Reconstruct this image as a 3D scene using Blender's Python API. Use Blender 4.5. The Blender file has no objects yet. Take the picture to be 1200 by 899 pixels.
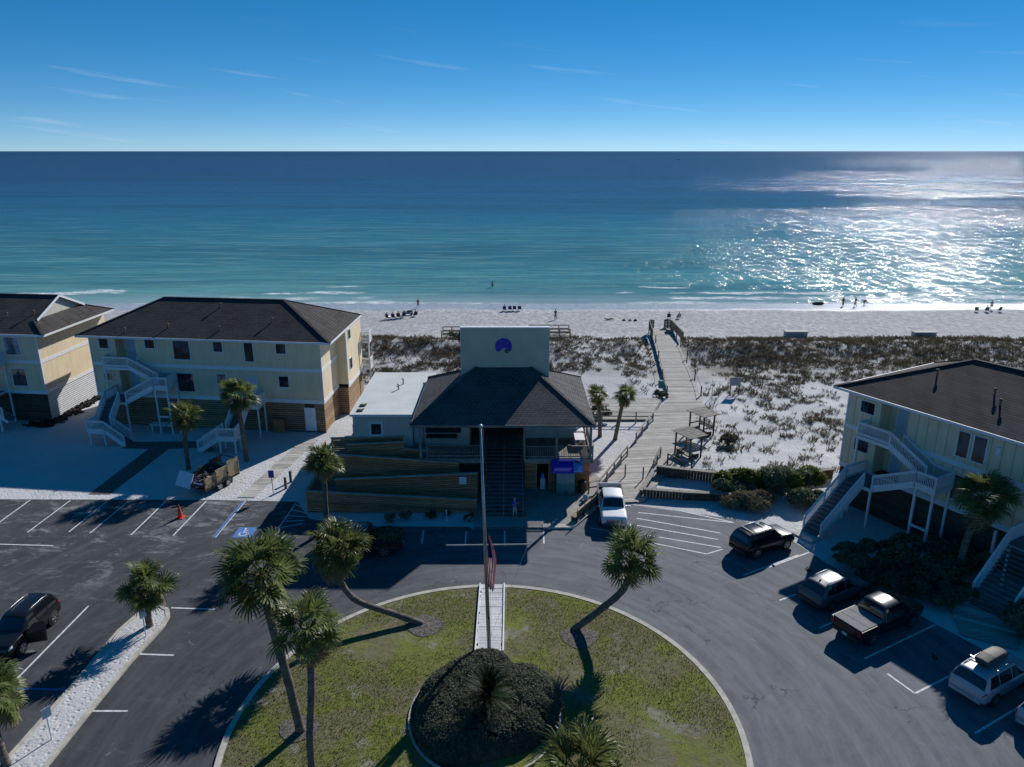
import bpy, math, random
import numpy as np
from mathutils import Vector, Matrix
random.seed(11); RNG = np.random.default_rng(11)
sc = bpy.context.scene
COL = sc.collection
R = math.radians

# ---------------------------------------------------------------- camera
cam_d = bpy.data.cameras.new('camera'); cam = bpy.data.objects.new('camera', cam_d); COL.objects.link(cam)
cam.location = (0, 0, 27.0); cam.rotation_euler = (R(90 - 17.39), 0, 0)
cam_d.sensor_width = 36.0; cam_d.lens = 36.0 * 870 / 1200; cam_d.clip_start = 0.5; cam_d.clip_end = 200000
sc.camera = cam
# ---------------------------------------------------------------- sky, sun, exposure
SUN_AZ, SUN_EL = 30.0, 30.0          # azimuth measured clockwise from +Y (out to sea), elevation
w = bpy.data.worlds.new('World'); sc.world = w; w.use_nodes = True
wn = w.node_tree.nodes; wl = w.node_tree.links; wn.clear()
sky = wn.new('ShaderNodeTexSky'); sky.sky_type = 'NISHITA'; sky.sun_disc = False
sky.sun_elevation = R(SUN_EL); sky.sun_rotation = R(SUN_AZ); sky.altitude = 0
sky.air_density = 0.4; sky.dust_density = 0.0; sky.ozone_density = 5.0
bg = wn.new('ShaderNodeBackground'); bg.inputs[1].default_value = 0.138
out = wn.new('ShaderNodeOutputWorld')
# thin cirrus streaks low over the sea, part of the sky in every direction
tc = wn.new('ShaderNodeTexCoord'); sep = wn.new('ShaderNodeSeparateXYZ'); wl.new(tc.outputs['Generated'], sep.inputs[0])
def wmath(op, a, b=None, c=None):
    n = wn.new('ShaderNodeMath'); n.operation = op
    for i, x in enumerate((a, b, c)):
        if x is None: continue
        if isinstance(x, (int, float)): n.inputs[i].default_value = x
        else: wl.new(x, n.inputs[i])
    return n.outputs[0]
az_ = wmath('ARCTAN2', sep.outputs[0], sep.outputs[1])
el_ = wmath('ARCSINE', sep.outputs[2])
cb = wn.new('ShaderNodeCombineXYZ'); wl.new(wmath('MULTIPLY', az_, 5.0), cb.inputs[0])
wl.new(wmath('MULTIPLY_ADD', el_, 75.0, wmath('MULTIPLY', az_, 9.0)), cb.inputs[1])
nz = wn.new('ShaderNodeTexNoise'); nz.inputs['Scale'].default_value = 1.0; nz.inputs['Detail'].default_value = 5
nz.inputs['Roughness'].default_value = 0.55; wl.new(cb.outputs[0], nz.inputs['Vector'])
mr = wn.new('ShaderNodeMapRange'); mr.inputs[1].default_value = 0.60; mr.inputs[2].default_value = 0.85; wl.new(nz.outputs[0], mr.inputs[0])
hb = wn.new('ShaderNodeMapRange'); hb.interpolation_type = 'SMOOTHSTEP'
hb.inputs[1].default_value = 0.16; hb.inputs[2].default_value = 0.06; wl.new(el_, hb.inputs[0])
mixc = wn.new('ShaderNodeMix'); mixc.data_type = 'RGBA'
wl.new(wmath('MULTIPLY', wmath('MULTIPLY', mr.outputs[0], hb.outputs[0]), 0.33), mixc.inputs['Factor'])
hs = wn.new('ShaderNodeHueSaturation'); hs.inputs['Saturation'].default_value = 1.44; hs.inputs['Value'].default_value = 1.0; hs.inputs['Hue'].default_value = 0.495
gm = wn.new('ShaderNodeGamma'); gm.inputs[1].default_value = 0.72; wl.new(sky.outputs[0], gm.inputs[0]); wl.new(gm.outputs[0], hs.inputs['Color'])
wl.new(hs.outputs[0], mixc.inputs['A']); mixc.inputs['B'].default_value = (5.0, 5.5, 6.0, 1)
wl.new(mixc.outputs['Result'], bg.inputs[0]); wl.new(bg.outputs[0], out.inputs[0])

sun_d = bpy.data.lights.new('sun', 'SUN'); sun = bpy.data.objects.new('sun', sun_d); COL.objects.link(sun)
sun_d.energy = 4.2; sun_d.angle = R(0.53); sun_d.color = (1.0, 0.97, 0.935)
sv = Vector((math.sin(R(SUN_AZ)) * math.cos(R(SUN_EL)), math.cos(R(SUN_AZ)) * math.cos(R(SUN_EL)), math.sin(R(SUN_EL))))
sun.rotation_euler = sv.to_track_quat('Z', 'Y').to_euler(); sun.location = sv * 60
sc.view_settings.view_transform = 'Standard'; sc.view_settings.look = 'None'
sc.view_settings.exposure = 0.2; sc.view_settings.gamma = 1
sc.cycles.max_bounces = 6; sc.cycles.diffuse_bounces = 4; sc.cycles.glossy_bounces = 3; sc.cycles.transmission_bounces = 3
sc.cycles.transparent_max_bounces = 6; sc.cycles.use_denoising = True; sc.cycles.caustics_reflective = False

# ---------------------------------------------------------------- materials
M = {}
class NT:
    def __init__(s, name, rough=0.8, spec=0.5, metal=0.0):
        s.m = bpy.data.materials.new(name); s.m.use_nodes = True
        s.n = s.m.node_tree.nodes; s.l = s.m.node_tree.links
        s.b = s.n['Principled BSDF']; s.b.inputs['Roughness'].default_value = rough
        s.b.inputs['Specular IOR Level'].default_value = spec; s.b.inputs['Metallic'].default_value = metal
        M[name] = s.m
    def node(s, t, **kw):
        n = s.n.new(t)
        for k, v in kw.items(): setattr(n, k, v)
        return n
    def put(s, sock, x):
        if isinstance(x, (int, float)): sock.default_value = x
        elif isinstance(x, tuple): sock.default_value = x if len(x) != 3 or sock.type == 'VECTOR' else (*x, 1)
        else: s.l.new(x, sock)
    def math(s, op, a, b=None, c=None, clamp=False):
        n = s.node('ShaderNodeMath', operation=op); n.use_clamp = clamp
        for i, x in enumerate((a, b, c)):
            if x is not None: s.put(n.inputs[i], x)
        return n.outputs[0]
    def pos(s, sx=1, sy=1, sz=1, obj=False):
        src = s.node('ShaderNodeTexCoord').outputs['Object'] if obj else s.node('ShaderNodeNewGeometry').outputs['Position']
        mp = s.node('ShaderNodeMapping'); s.l.new(src, mp.inputs[0]); mp.inputs['Scale'].default_value = (sx, sy, sz)
        return mp.outputs[0]
    def noise(s, vec, scale, detail=4, rough=0.55, dist=0.0):
        n = s.node('ShaderNodeTexNoise'); s.l.new(vec, n.inputs['Vector']); n.inputs['Scale'].default_value = scale
        n.inputs['Detail'].default_value = detail; n.inputs['Roughness'].default_value = rough; n.inputs['Distortion'].default_value = dist
        return n.outputs[0]
    def voro(s, vec, scale, out='Distance'):
        n = s.node('ShaderNodeTexVoronoi'); s.l.new(vec, n.inputs['Vector']); n.inputs['Scale'].default_value = scale
        return n.outputs[out]
    def ramp(s, x, a, b, lo=0.0, hi=1.0, smooth=True):
        n = s.node('ShaderNodeMapRange'); n.interpolation_type = 'SMOOTHSTEP' if smooth else 'LINEAR'
        s.put(n.inputs[0], x); n.inputs[1].default_value = a; n.inputs[2].default_value = b; n.inputs[3].default_value = lo; n.inputs[4].default_value = hi
        return n.outputs[0]
    def mix(s, f, a, b, mode='MIX'):
        n = s.node('ShaderNodeMix', data_type='RGBA', blend_type=mode)
        s.put(n.inputs['Factor'], f); s.put(n.inputs['A'], a); s.put(n.inputs['B'], b)
        return n.outputs['Result']
    def xyz(s, v=None):
        n = s.node('ShaderNodeSeparateXYZ'); s.l.new(v or s.pos(), n.inputs[0]); return n.outputs
    def col(s, c): s.put(s.b.inputs['Base Color'], c)
    def bump(s, h, strength=0.5, dist=0.05):
        n = s.node('ShaderNodeBump'); s.put(n.inputs['Height'], h); n.inputs['Strength'].default_value = strength
        n.inputs['Distance'].default_value = dist; s.l.new(n.outputs[0], s.b.inputs['Normal']); return n
def simple(name, c, rough=0.7, metal=0.0, var=0.12, scale=3.0, bump=0.0, bscale=40.0, rnd=0.0, spec=0.5, coat=0.0, obj=False):
    t = NT(name, rough, spec, metal); p = t.pos(obj=obj)
    f = t.noise(p, scale, 5); hi = tuple(min(1, x * (1 + var)) for x in c); lo = tuple(x * (1 - var) for x in c)
    k = t.mix(t.ramp(f, .3, .7), lo, hi)
    if rnd:
        oi = t.node('ShaderNodeObjectInfo'); h = t.node('ShaderNodeHueSaturation')
        t.put(h.inputs['Value'], t.ramp(oi.outputs['Random'], 0, 1, 1 - rnd, 1 + rnd, False)); t.l.new(k, h.inputs['Color']); k = h.outputs[0]
    t.col(k)
    if bump: t.bump(t.noise(p, bscale, 4), bump, 0.02)
    if coat: t.b.inputs['Coat Weight'].default_value = coat; t.b.inputs['Coat Roughness'].default_value = 0.04
    return t
def wood(name, c, rnd=0.25, sx=1.2, sy=14, sz=14, var=0.3, rough=0.85):
    t = NT(name, rough, 0.25); p = t.pos(sx, sy, sz)
    f = t.noise(p, 1.0, 6, 0.65); f2 = t.noise(t.pos(), 0.7, 4)
    k = t.mix(t.ramp(f, .3, .7), tuple(x * (1 - var) for x in c), tuple(x * (1 + var) for x in c))
    k = t.mix(t.ramp(f2, .35, .75, 0, .35), k, tuple(x * .55 for x in c))
    oi = t.node('ShaderNodeObjectInfo'); h = t.node('ShaderNodeHueSaturation')
    t.put(h.inputs['Value'], t.ramp(oi.outputs['Random'], 0, 1, 1 - rnd, 1 + rnd, False)); t.l.new(k, h.inputs['Color']); t.col(h.outputs[0])
    t.bump(f, 0.35, 0.01); return t

wood('deck_wood', (.43, .41, .375), .22, .9, 12, 12); wood('pale_deck_wood', (.62, .62, .62), .1, 3, 3, 3, .12)
wood('brown_wood', (.56, .245, .12), .22); wood('dark_wood', (.10, .078, .06), .25, 2, 2, 8); wood('base_slat_wood', (.34, .225, .13), .2)
wood('grey_wood', (.25, .23, .205), .2, 3, 3, 3); wood('tan_wood', (.42, .32, .2), .2, 4, 4, 4); wood('black_mulch_wood', (.03, .026, .022), .3, 3, 3, 3)
simple('white_paint', (.72, .73, .75), .55, var=.06, bump=.1); simple('tread_grey', (.13, .14, .15), .8, var=.2)
simple('door_blue', (.46, .56, .68), .5, var=.05); simple('white_door', (.75, .77, .8), .5, var=.05)
simple('dark_void', (.02, .02, .022), .9); simple('tower_paint', (.58, .51, .39), .75, var=.07, scale=.8, bump=.1, bscale=15)
simple('emblem_blue', (.03, .03, .42), .5, var=.05); simple('emblem_green', (.05, .13, .08), .6)
simple('metal_grey', (.4, .41, .42), .4, .8); simple('pipe_metal', (.35, .35, .36), .5, .6); simple('black_metal', (.02, .02, .022), .45)
simple('concrete', (.5, .48, .44), .9, var=.14, scale=2.5, bump=.3); simple('kerb_concrete', (.46, .43, .37), .9, var=.18, scale=3, bump=.3)
simple('marking_white', (.66, .66, .66), .8, var=.25, scale=4); simple('marking_blue', (.07, .2, .47), .8, var=.15, scale=4)
simple('sign_blue', (.02, .05, .3), .5); simple('sign_white', (.75, .75, .77), .5); simple('post_blue', (.02, .04, .16), .5)
simple('awning_blue', (.02, .03, .5), .6, var=.06); simple('panel_blue', (.12, .38, .8), .5, var=.05)
simple('cone_orange', (.75, .07, .03), .5, var=.05); simple('rubber', (.018, .018, .02), .8); simple('rim_metal', (.5, .51, .53), .3, .9)
simple('rim_dark', (.05, .05, .055), .35, .8); simple('plate_white', (.55, .58, .62), .5); simple('plastic_black', (.02, .02, .022), .55)
simple('tail_red', (.35, .012, .012), .25, var=.05); simple('lamp_clear', (.7, .72, .75), .12, spec=.8, var=.03); simple('chrome', (.7, .7, .72), .15, 1.0)
simple('flat_roof', (.56, .585, .57), .75, var=.07, scale=.5); simple('rust', (.2, .12, .07), .9)
simple('skin', (.5, .3, .2), .6, var=.05); simple('hair_dark', (.04, .025, .015), .7); simple('shirt_blue', (.03, .07, .62), .8, var=.08)
simple('shorts_khaki', (.45, .42, .36), .85); simple('cloth_black', (.025, .025, .03), .85); simple('cloth_navy', (.02, .03, .13), .85)
simple('cloth_white', (.7, .7, .7), .85); simple('cloth_red', (.35, .06, .05), .85); simple('cloth_teal', (.03, .2, .17), .8); simple('cloth_grey', (.3, .3, .32), .85)
t = NT('trunk_bark', .95, .15); f = t.noise(t.pos(2.2, 2.2, 10), 1, 5, .65); f2 = t.noise(t.pos(), 5, 4)
t.col(t.mix(t.ramp(f2, .4, .7, 0, .6), t.mix(t.ramp(f, .32, .68), (.075, .06, .048), (.23, .19, .15)), (.16, .15, .14))); t.bump(f, .9, .05); simple('boot_bark', (.13, .09, .06), .95, var=.4, scale=12, bump=.6)
for nm, c, r_, me, ct in (('paint_black', (.010, .011, .013), .2, 0, 0), ('paint_white', (.72, .73, .74), .5, 0, .4), ('paint_grey', (.10, .11, .125), .38, .1, 0),
                          ('paint_silver', (.42, .44, .48), .55, .35, .5), ('paint_dark', (.02, .02, .024), .22, 0, 0), ('paint_red', (.25, .02, .02), .35, .2, .7)):
    simple(nm, c, r_, me, var=.03, coat=ct)
simple('tonneau', (.22, .218, .215), .8, var=.08, spec=.2); simple('cargo_box', (.07, .067, .064), .6, var=.06, spec=.3)
t = NT('car_glass', .06, .8); t.col((.006, .008, .012)); t.b.inputs['Coat Weight'].default_value = 1; t.b.inputs['Coat Roughness'].default_value = .02
t = NT('window_glass', .08, .7); t.col(t.mix(t.ramp(t.noise(t.pos(), .6, 2), .42, .62), (.008, .012, .018), (.05, .075, .1)))
t = NT('blind_glass', .15, .6); t.col(t.mix(t.ramp(t.noise(t.pos(1, 1, .3), 1.2, 3), .4, .6), (.12, .13, .14), (.4, .42, .43)))
def siding(name, c):
    t = NT(name, .75, .3); x = t.xyz()
    sxy = t.math('ADD', t.math('MULTIPLY', x[0], 5.2), t.math('MULTIPLY', x[1], 4.6))
    fr = t.math('FRACT', sxy); g_ = t.ramp(t.math('ABSOLUTE', t.math('SUBTRACT', fr, .5)), .40, .49)
    f = t.noise(t.pos(1, 1, .35), 1.6, 5)
    k = t.mix(t.ramp(f, .3, .75), c, tuple(x_ * .86 for x_ in c)); t.col(t.mix(g_, k, tuple(x_ * .62 for x_ in c)))
    t.bump(t.math('SUBTRACT', t.math('MULTIPLY', f, .1), g_), .5, .015)
siding('siding_cream', (.80, .66, .45)); siding('siding_pale', (.6, .58, .5))
def shingle(name, c, hue=(1, 1, 1)):
    t = NT(name, .92, .2); 
    x = t.xyz(); cv = t.node('ShaderNodeCombineXYZ')
    t.l.new(t.math('ADD', t.math('MULTIPLY', x[0], 1.0), t.math('MULTIPLY', x[1], .31)), cv.inputs[0]); t.l.new(t.math('MULTIPLY', x[2], 2.4), cv.inputs[1])
    br = t.node('ShaderNodeTexBrick'); t.l.new(cv.outputs[0], br.inputs['Vector']); br.inputs['Scale'].default_value = 1.0
    br.inputs['Brick Width'].default_value = .42; br.inputs['Row Height'].default_value = .25; br.inputs['Mortar Size'].default_value = .035
    br.inputs['Color1'].default_value = (*[v * .72 for v in c], 1); br.inputs['Color2'].default_value = (*[v * 1.3 for v in c], 1); br.inputs['Mortar'].default_value = (*[v * .22 for v in c], 1)
    f = t.noise(t.pos(), .5, 5); f2 = t.noise(t.pos(), 14, 3)
    k = t.mix(t.ramp(f, .3, .7, 0, .45), br.outputs['Color'], tuple(v * 1.5 for v in c)); k = t.mix(t.ramp(f2, .35, .75, 0, .4), k, tuple(v * .5 for v in c))
    t.col(k); t.bump(t.math('SUBTRACT', t.math('MULTIPLY', f2, .4), br.outputs['Fac']), .6, .02)
shingle('roof_brown', (.068, .062, .061)); shingle('roof_grey', (.10, .097, .098))

def foliage(name, a, b, rough=.45, trans=.3, spec=.3):
    t = NT(name, rough, spec); oi = t.node('ShaderNodeObjectInfo')
    f = t.noise(t.pos(), 2.3, 3); k = t.mix(t.ramp(f, .3, .7), a, b)
    h = t.node('ShaderNodeHueSaturation'); t.put(h.inputs['Value'], t.ramp(oi.outputs['Random'], 0, 1, .7, 1.3, False))
    t.put(h.inputs['Hue'], t.ramp(oi.outputs['Random'], 0, 1, .48, .515, False)); t.l.new(k, h.inputs['Color']); t.col(h.outputs[0])
    if trans:     # thin leaf: part of the light comes through
        tr = t.node('ShaderNodeBsdfTranslucent'); t.l.new(h.outputs[0], tr.inputs[0]); mx = t.node('ShaderNodeMixShader'); mx.inputs[0].default_value = trans
        t.l.new(t.b.outputs[0], mx.inputs[1]); t.l.new(tr.outputs[0], mx.inputs[2]); t.l.new(mx.outputs[0], t.n['Material Output'].inputs[0])
    return t
foliage('palm_leaf', (.10, .135, .036), (.185, .215, .07), .42, .45); foliage('palm_leaf_dry', (.2, .15, .07), (.3, .23, .12), .7, .3)
foliage('cycad_leaf', (.010, .024, .007), (.022, .045, .012), .5, .0, .2); foliage('hedge_leaf', (.11, .135, .09), (.19, .215, .15), .7, .35, .15); foliage('shrub_leaf', (.095, .13, .07), (.155, .19, .105), .65, .35, .15); foliage('shrub_yellow', (.085, .115, .02), (.15, .17, .035), .5, .35)
foliage('dune_grass', (.14, .12, .075), (.25, .215, .135), .9, .25, .1); foliage('dune_scrub', (.085, .08, .055), (.15, .13, .09), .9, .2, .1); foliage('lawn_blade', (.16, .185, .03), (.28, .285, .075), .8, .35, .1)
for nm, c in (('flag_red', (.42, .03, .045)), ('flag_white', (.68, .68, .68)), ('flag_navy', (.03, .035, .15))): foliage(nm, c, c, .8, .45, .1)
# ---------------------------------------------------------------- setting materials
t = NT('sand', .95, .2); x = t.xyz(); p = t.pos()
big = t.noise(p, .12, 5); mid = t.noise(p, 1.1, 5, .65); foot = t.voro(p, 3.6); fine = t.noise(p, 9, 4)
k = t.mix(t.ramp(big, .3, .7), (.50, .50, .50), (.60, .60, .605))
k = t.mix(t.ramp(mid, .45, .75, 0, .3), k, (.36, .36, .365))
beach = t.ramp(x[1], 104, 112); lit_ = t.math('MULTIPLY', t.math('MULTIPLY', t.ramp(x[1], 82, 93), t.ramp(x[1], 108, 105)), t.ramp(t.noise(t.pos(.16, .3, 1), 1, 6, .72), .40, .58, .1, .85)); k = t.mix(t.math('MULTIPLY', lit_, t.ramp(x[0], 8, 30, .45, 1)), k, (.19, .165, .125)); k = t.mix(t.math('MULTIPLY', beach, t.ramp(t.noise(t.pos(1.5, .65, 1), 1, 6, .8), .36, .62, .1, .95)), k, (.27, .275, .29))  # beach mottle: low-sun footprint shading painted into the sand colour
wet = t.math('MULTIPLY', t.ramp(t.math('ADD', x[1], t.math('MULTIPLY', t.noise(t.pos(.06, .06, 1), 1, 4), 9)), 134.5, 138), 1)
k = t.mix(t.math('MULTIPLY', wet, .30), k, (.36, .38, .40)); t.col(k)
t.put(t.b.inputs['Roughness'], t.ramp(wet, 0, 1, .95, .3, False))
hgt = t.math('ADD', t.math('MULTIPLY', t.ramp(foot, .0, .45), .42), t.math('ADD', t.math('MULTIPLY', mid, 1.1), t.math('MULTIPLY', fine, .35)))
t.bump(t.math('MULTIPLY', hgt, t.math('SUBTRACT', 1.0, wet)), 1.0, .085)
t = NT('asphalt', .88, .35); x = t.xyz(); p = t.pos()
a = t.noise(p, .17, 5, .6); b_ = t.noise(t.pos(.9, .35, 1), .8, 7, .72, .6); c_ = t.noise(p, 55, 2); d_ = t.noise(p, .9, 6, .7, 1.2)
swirl = t.math('MULTIPLY_ADD', t.noise(t.pos(.30, .55, 1), 1, 7, .68, .9), .72, t.math('MULTIPLY', t.noise(t.pos(2.2, 4.0, 1), 1, 4, .7), .28))
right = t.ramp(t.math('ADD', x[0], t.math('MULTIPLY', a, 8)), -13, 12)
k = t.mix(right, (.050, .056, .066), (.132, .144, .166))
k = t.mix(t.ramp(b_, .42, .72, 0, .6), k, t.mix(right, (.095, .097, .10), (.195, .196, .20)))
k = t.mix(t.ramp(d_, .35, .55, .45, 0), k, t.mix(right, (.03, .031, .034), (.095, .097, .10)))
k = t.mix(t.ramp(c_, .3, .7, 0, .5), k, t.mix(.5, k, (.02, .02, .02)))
# wheel wear sweeping round the circle
px_ = t.math('ADD', x[0], 1.3); py_ = t.math('SUBTRACT', x[1], 29.6); cvv = t.node('ShaderNodeCombineXYZ')
t.l.new(t.math('MULTIPLY', t.math('ARCTAN2', px_, py_), 3.2), cvv.inputs[0]); t.l.new(t.math('MULTIPLY', t.math('SQRT', t.math('ADD', t.math('MULTIPLY', px_, px_), t.math('MULTIPLY', py_, py_))), 1.5), cvv.inputs[1])
arc = t.noise(cvv.outputs[0], 1.0, 7, .66, .35)
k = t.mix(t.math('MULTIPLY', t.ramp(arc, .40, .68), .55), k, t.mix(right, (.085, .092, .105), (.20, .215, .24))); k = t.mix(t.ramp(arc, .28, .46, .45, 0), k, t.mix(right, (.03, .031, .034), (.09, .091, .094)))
north = t.math('MULTIPLY', t.ramp(x[1], 36, 51), t.ramp(x[0], -12, -20))
dust = t.math('MULTIPLY', t.ramp(swirl, .50, .66), t.math('MULTIPLY_ADD', north, .62, .10))
k = t.mix(dust, k, (.36, .36, .36)); spot = t.ramp(t.noise(p, .55, 7, .68, 1.2), .63, .74, 0, .6)
k = t.mix(spot, k, (.38, .38, .38))
vd = t.node('ShaderNodeTexVoronoi'); vd.feature = 'DISTANCE_TO_EDGE'; vd.inputs['Scale'].default_value = .16
wp = t.node('ShaderNodeVectorMath', operation='ADD'); t.l.new(p, wp.inputs[0]); nzc = t.node('ShaderNodeTexNoise'); t.l.new(p, nzc.inputs['Vector']); nzc.inputs['Scale'].default_value = .6; nzc.inputs['Detail'].default_value = 5
vs_ = t.node('ShaderNodeVectorMath', operation='SCALE'); t.l.new(nzc.outputs['Color'], vs_.inputs[0]); vs_.inputs['Scale'].default_value = 3.2; t.l.new(vs_.outputs[0], wp.inputs[1]); t.l.new(wp.outputs[0], vd.inputs['Vector'])
crk = t.math('MULTIPLY', t.ramp(vd.outputs['Distance'], .010, .002), t.ramp(t.noise(p, .25, 3), .45, .6)); k = t.mix(t.math('MULTIPLY', crk, .6), k, (.025, .025, .027))
oil = t.ramp(t.noise(p, .8, 4, .6, .5), .66, .78, 0, .55); k = t.mix(oil, k, (.03, .03, .032))
t.col(k); t.bump(t.math('SUBTRACT', t.math('ADD', c_, t.math('MULTIPLY', b_, .4)), crk), .35, .012)
t = NT('lawn', .95, .1); p = t.pos(); a = t.noise(p, .28, 5, .6, .4); b_ = t.noise(p, 3.2, 6, .7); c_ = t.noise(p, 16, 4, .7)
k = t.mix(t.ramp(a, .43, .57), (.19, .165, .115), (.18, .215, .035)); k = t.mix(t.ramp(b_, .38, .68, 0, .6), k, (.085, .08, .04))
k = t.mix(t.ramp(c_, .35, .65, 0, .55), k, (.2, .19, .09)); bare = t.ramp(t.noise(p, .42, 6, .62, .8), .57, .68, 0, .75); k = t.mix(bare, k, (.30, .285, .26)); t.col(k)
t.bump(t.math('ADD', b_, t.math('MULTIPLY', c_, .8)), .9, .06)
t = NT('mulch', .95, .1); p = t.pos(); k = t.mix(t.ramp(t.noise(p, 6, 5, .7), .35, .65), (.07, .06, .052), (.22, .2, .185)); t.col(k); t.bump(t.noise(p, 18, 4, .7), .8, .04)
t = NT('paver', .9, .25); p = t.pos()
br = t.node('ShaderNodeTexBrick'); t.l.new(p, br.inputs['Vector']); br.inputs['Scale'].default_value = 1; br.inputs['Brick Width'].default_value = .6; br.inputs['Row Height'].default_value = .3; br.inputs['Mortar Size'].default_value = .012
br.inputs['Color1'].default_value = (.30, .295, .28, 1); br.inputs['Color2'].default_value = (.37, .36, .34, 1); br.inputs['Mortar'].default_value = (.13, .12, .11, 1)
t.col(t.mix(t.ramp(t.noise(p, 1.3, 5), .4, .7, 0, .4), br.outputs['Color'], (.18, .17, .155))); t.bump(t.noise(p, 20, 3), .3, .01)

# sea: body colour by depth over the bars, waves as bump plus swell shading painted into the colour, foam on the last breakers
t = NT('sea', .09, .5); t.b.inputs['IOR'].default_value = 1.333
x = t.xyz(); yw = t.math('ADD', x[1], t.math('MULTIPLY', t.math('SUBTRACT', t.noise(t.pos(.006, .02, 1), 1, 4, .55), .5), 110))
cr = t.node('ShaderNodeValToRGB'); e = cr.color_ramp.elements
lg = t.math('LOGARITHM', t.math('MAXIMUM', yw, 120), 10.0); t.put(cr.inputs[0], t.ramp(lg, 2.08, 3.7, 0, 1, False))
for ps, c in ((0, (.24, .44, .40)), (.05, (.15, .37, .345)), (.13, (.06, .245, .262)), (.25, (.018, .145, .235)), (.40, (.005, .075, .195)), (.60, (.002, .044, .15)), (1, (.001, .028, .12))):
    q = e[0] if ps == 0 else (e[-1] if ps == 1 else e.new(ps)); q.position = ps; q.color = (*c, 1)
k = cr.outputs[0]
patch = t.noise(t.pos(.0028, .017, 1), 1, 5, .6, .3); k = t.mix(t.ramp(patch, .42, .62, 0, .55), k, t.mix(.55, k, (.001, .012, .035)))
ln = t.noise(t.pos(.035, .33, 1), 1, 4, .6, .4); k = t.mix(t.ramp(ln, .40, .62, 0, .5), k, t.mix(.55, k, (.0, .03, .05)))  # dark and light swell bands: wave shading put into the body colour
ln3 = t.noise(t.pos(.13, 1.0, 1), 1, 4, .6, .3); k = t.mix(t.math('MULTIPLY', t.ramp(ln3, .42, .62, 0, .4), t.ramp(x[1], 700, 160)), k, t.mix(.5, k, (.0, .04, .07)))
ln2 = t.noise(t.pos(.05, .45, 1), 1, 3, .5, .5); k = t.mix(t.math('MULTIPLY', t.ramp(ln2, .52, .66, 0, .35), t.ramp(x[1], 420, 190)), k, (.22, .42, .40))
shore = t.math('ADD', x[1], t.math('MULTIPLY', t.math('SUBTRACT', t.noise(t.pos(.03, .03, 1), 1, 4), .5), 12))
sw = t.ramp(shore, 152, 139.0, 0, .55); k = t.mix(sw, k, (.34, .42, .42))
# foam
warp = t.math('MULTIPLY', t.math('SUBTRACT', t.noise(t.pos(.028, .05, 1), 1, 5, .6), .5), 17)
fy = t.math('ADD', x[1], warp)
def crest(y0, wd, thr, seed):
    band = t.math('SUBTRACT', 1.0, t.math('DIVIDE', t.math('ABSOLUTE', t.math('SUBTRACT', fy, y0)), wd), clamp=True)
    gate = t.ramp(t.math('ADD', t.noise(t.pos(.02, .006, 1), 1 + seed * .13, 3), t.ramp(x[0], 8, 55, 0, .16)), thr, thr + .05)
    brk = t.ramp(t.noise(t.pos(.5, 1.1, 1), 1, 5, .75), .36, .56)
    return t.math('MULTIPLY', t.math('MULTIPLY', t.ramp(band, .05, .5), gate), brk)
foam = t.math('MAXIMUM', crest(143.5, 2.0, .50, 1), t.math('MAXIMUM', crest(149.5, 1.6, .54, 3), crest(157, 1.3, .60, 6)))
foam = t.math('MAXIMUM', foam, t.math('MULTIPLY', t.ramp(fy, 141.0, 138.6), t.ramp(t.noise(t.pos(.25, .5, 1), 1, 6, .75), .40, .60)))
k = t.mix(foam, k, (.72, .75, .77)); t.col(k); t.put(t.b.inputs['Roughness'], t.ramp(foam, 0, 1, .06, .8))
p = t.pos()
h1 = t.noise(t.pos(.10, .30, 1), 1, 3, .5); h2 = t.noise(t.pos(.35, .75, 1), 1, 4, .6); h3 = t.noise(t.pos(1.3, 2.4, 1), 1, 4, .6)
far_ = t.ramp(x[1], 420, 1500)
grp = t.math('ADD', t.math('MULTIPLY', t.noise(t.pos(.62, .15, 1), 1, 5, .7, .2), t.math('SUBTRACT', 1.0, far_)), t.math('MULTIPLY', t.noise(t.pos(.15, .020, 1), 1, 8, .74), far_))
big_ = t.noise(t.pos(.0022, .0105, 1), 1, 3, .5)
gate = t.math('MULTIPLY', t.ramp(grp, .49, .55), t.ramp(big_, .38, .52, .3, 1))
hz_ = t.ramp(x[1], 3500, 9000); gate = t.math('ADD', t.math('MULTIPLY', gate, t.math('SUBTRACT', 1.0, hz_)), t.math('MULTIPLY', hz_, 1.0))
hh = t.math('ADD', t.math('MULTIPLY', h1, 1.2), t.math('ADD', t.math('MULTIPLY', h2, .75), t.math('MULTIPLY', h3, .30)))
bn_ = t.bump(hh, .5, 1.0); t.put(bn_.inputs['Strength'], t.math('MULTIPLY_ADD', gate, .60, .13))
# open water never mirrors fully at grazing view: the wave faces stand up, so the mirror share is capped
t.b.inputs['Specular IOR Level'].default_value = 0.0; t.b.inputs['Roughness'].default_value = 1.0
for l_ in list(t.b.inputs['Roughness'].links): t.l.remove(l_)
gls = t.node('ShaderNodeBsdfGlossy'); gls.inputs['Roughness'].default_value = .105; t.l.new(bn_.outputs[0], gls.inputs['Normal'])
fr = t.node('ShaderNodeFresnel'); fr.inputs[0].default_value = 1.333; t.l.new(bn_.outputs[0], fr.inputs['Normal'])
dif = t.node('ShaderNodeBsdfDiffuse'); t.put(dif.inputs['Color'], k); mxs = t.node('ShaderNodeMixShader')
t.put(mxs.inputs[0], t.math('MULTIPLY', t.math('MINIMUM', fr.outputs[0], .22), t.math('SUBTRACT', 1.0, foam)))
t.l.new(dif.outputs[0], mxs.inputs[1]); t.l.new(gls.outputs[0], mxs.inputs[2]); t.l.new(mxs.outputs[0], t.n['Material Output'].inputs[0])

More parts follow.
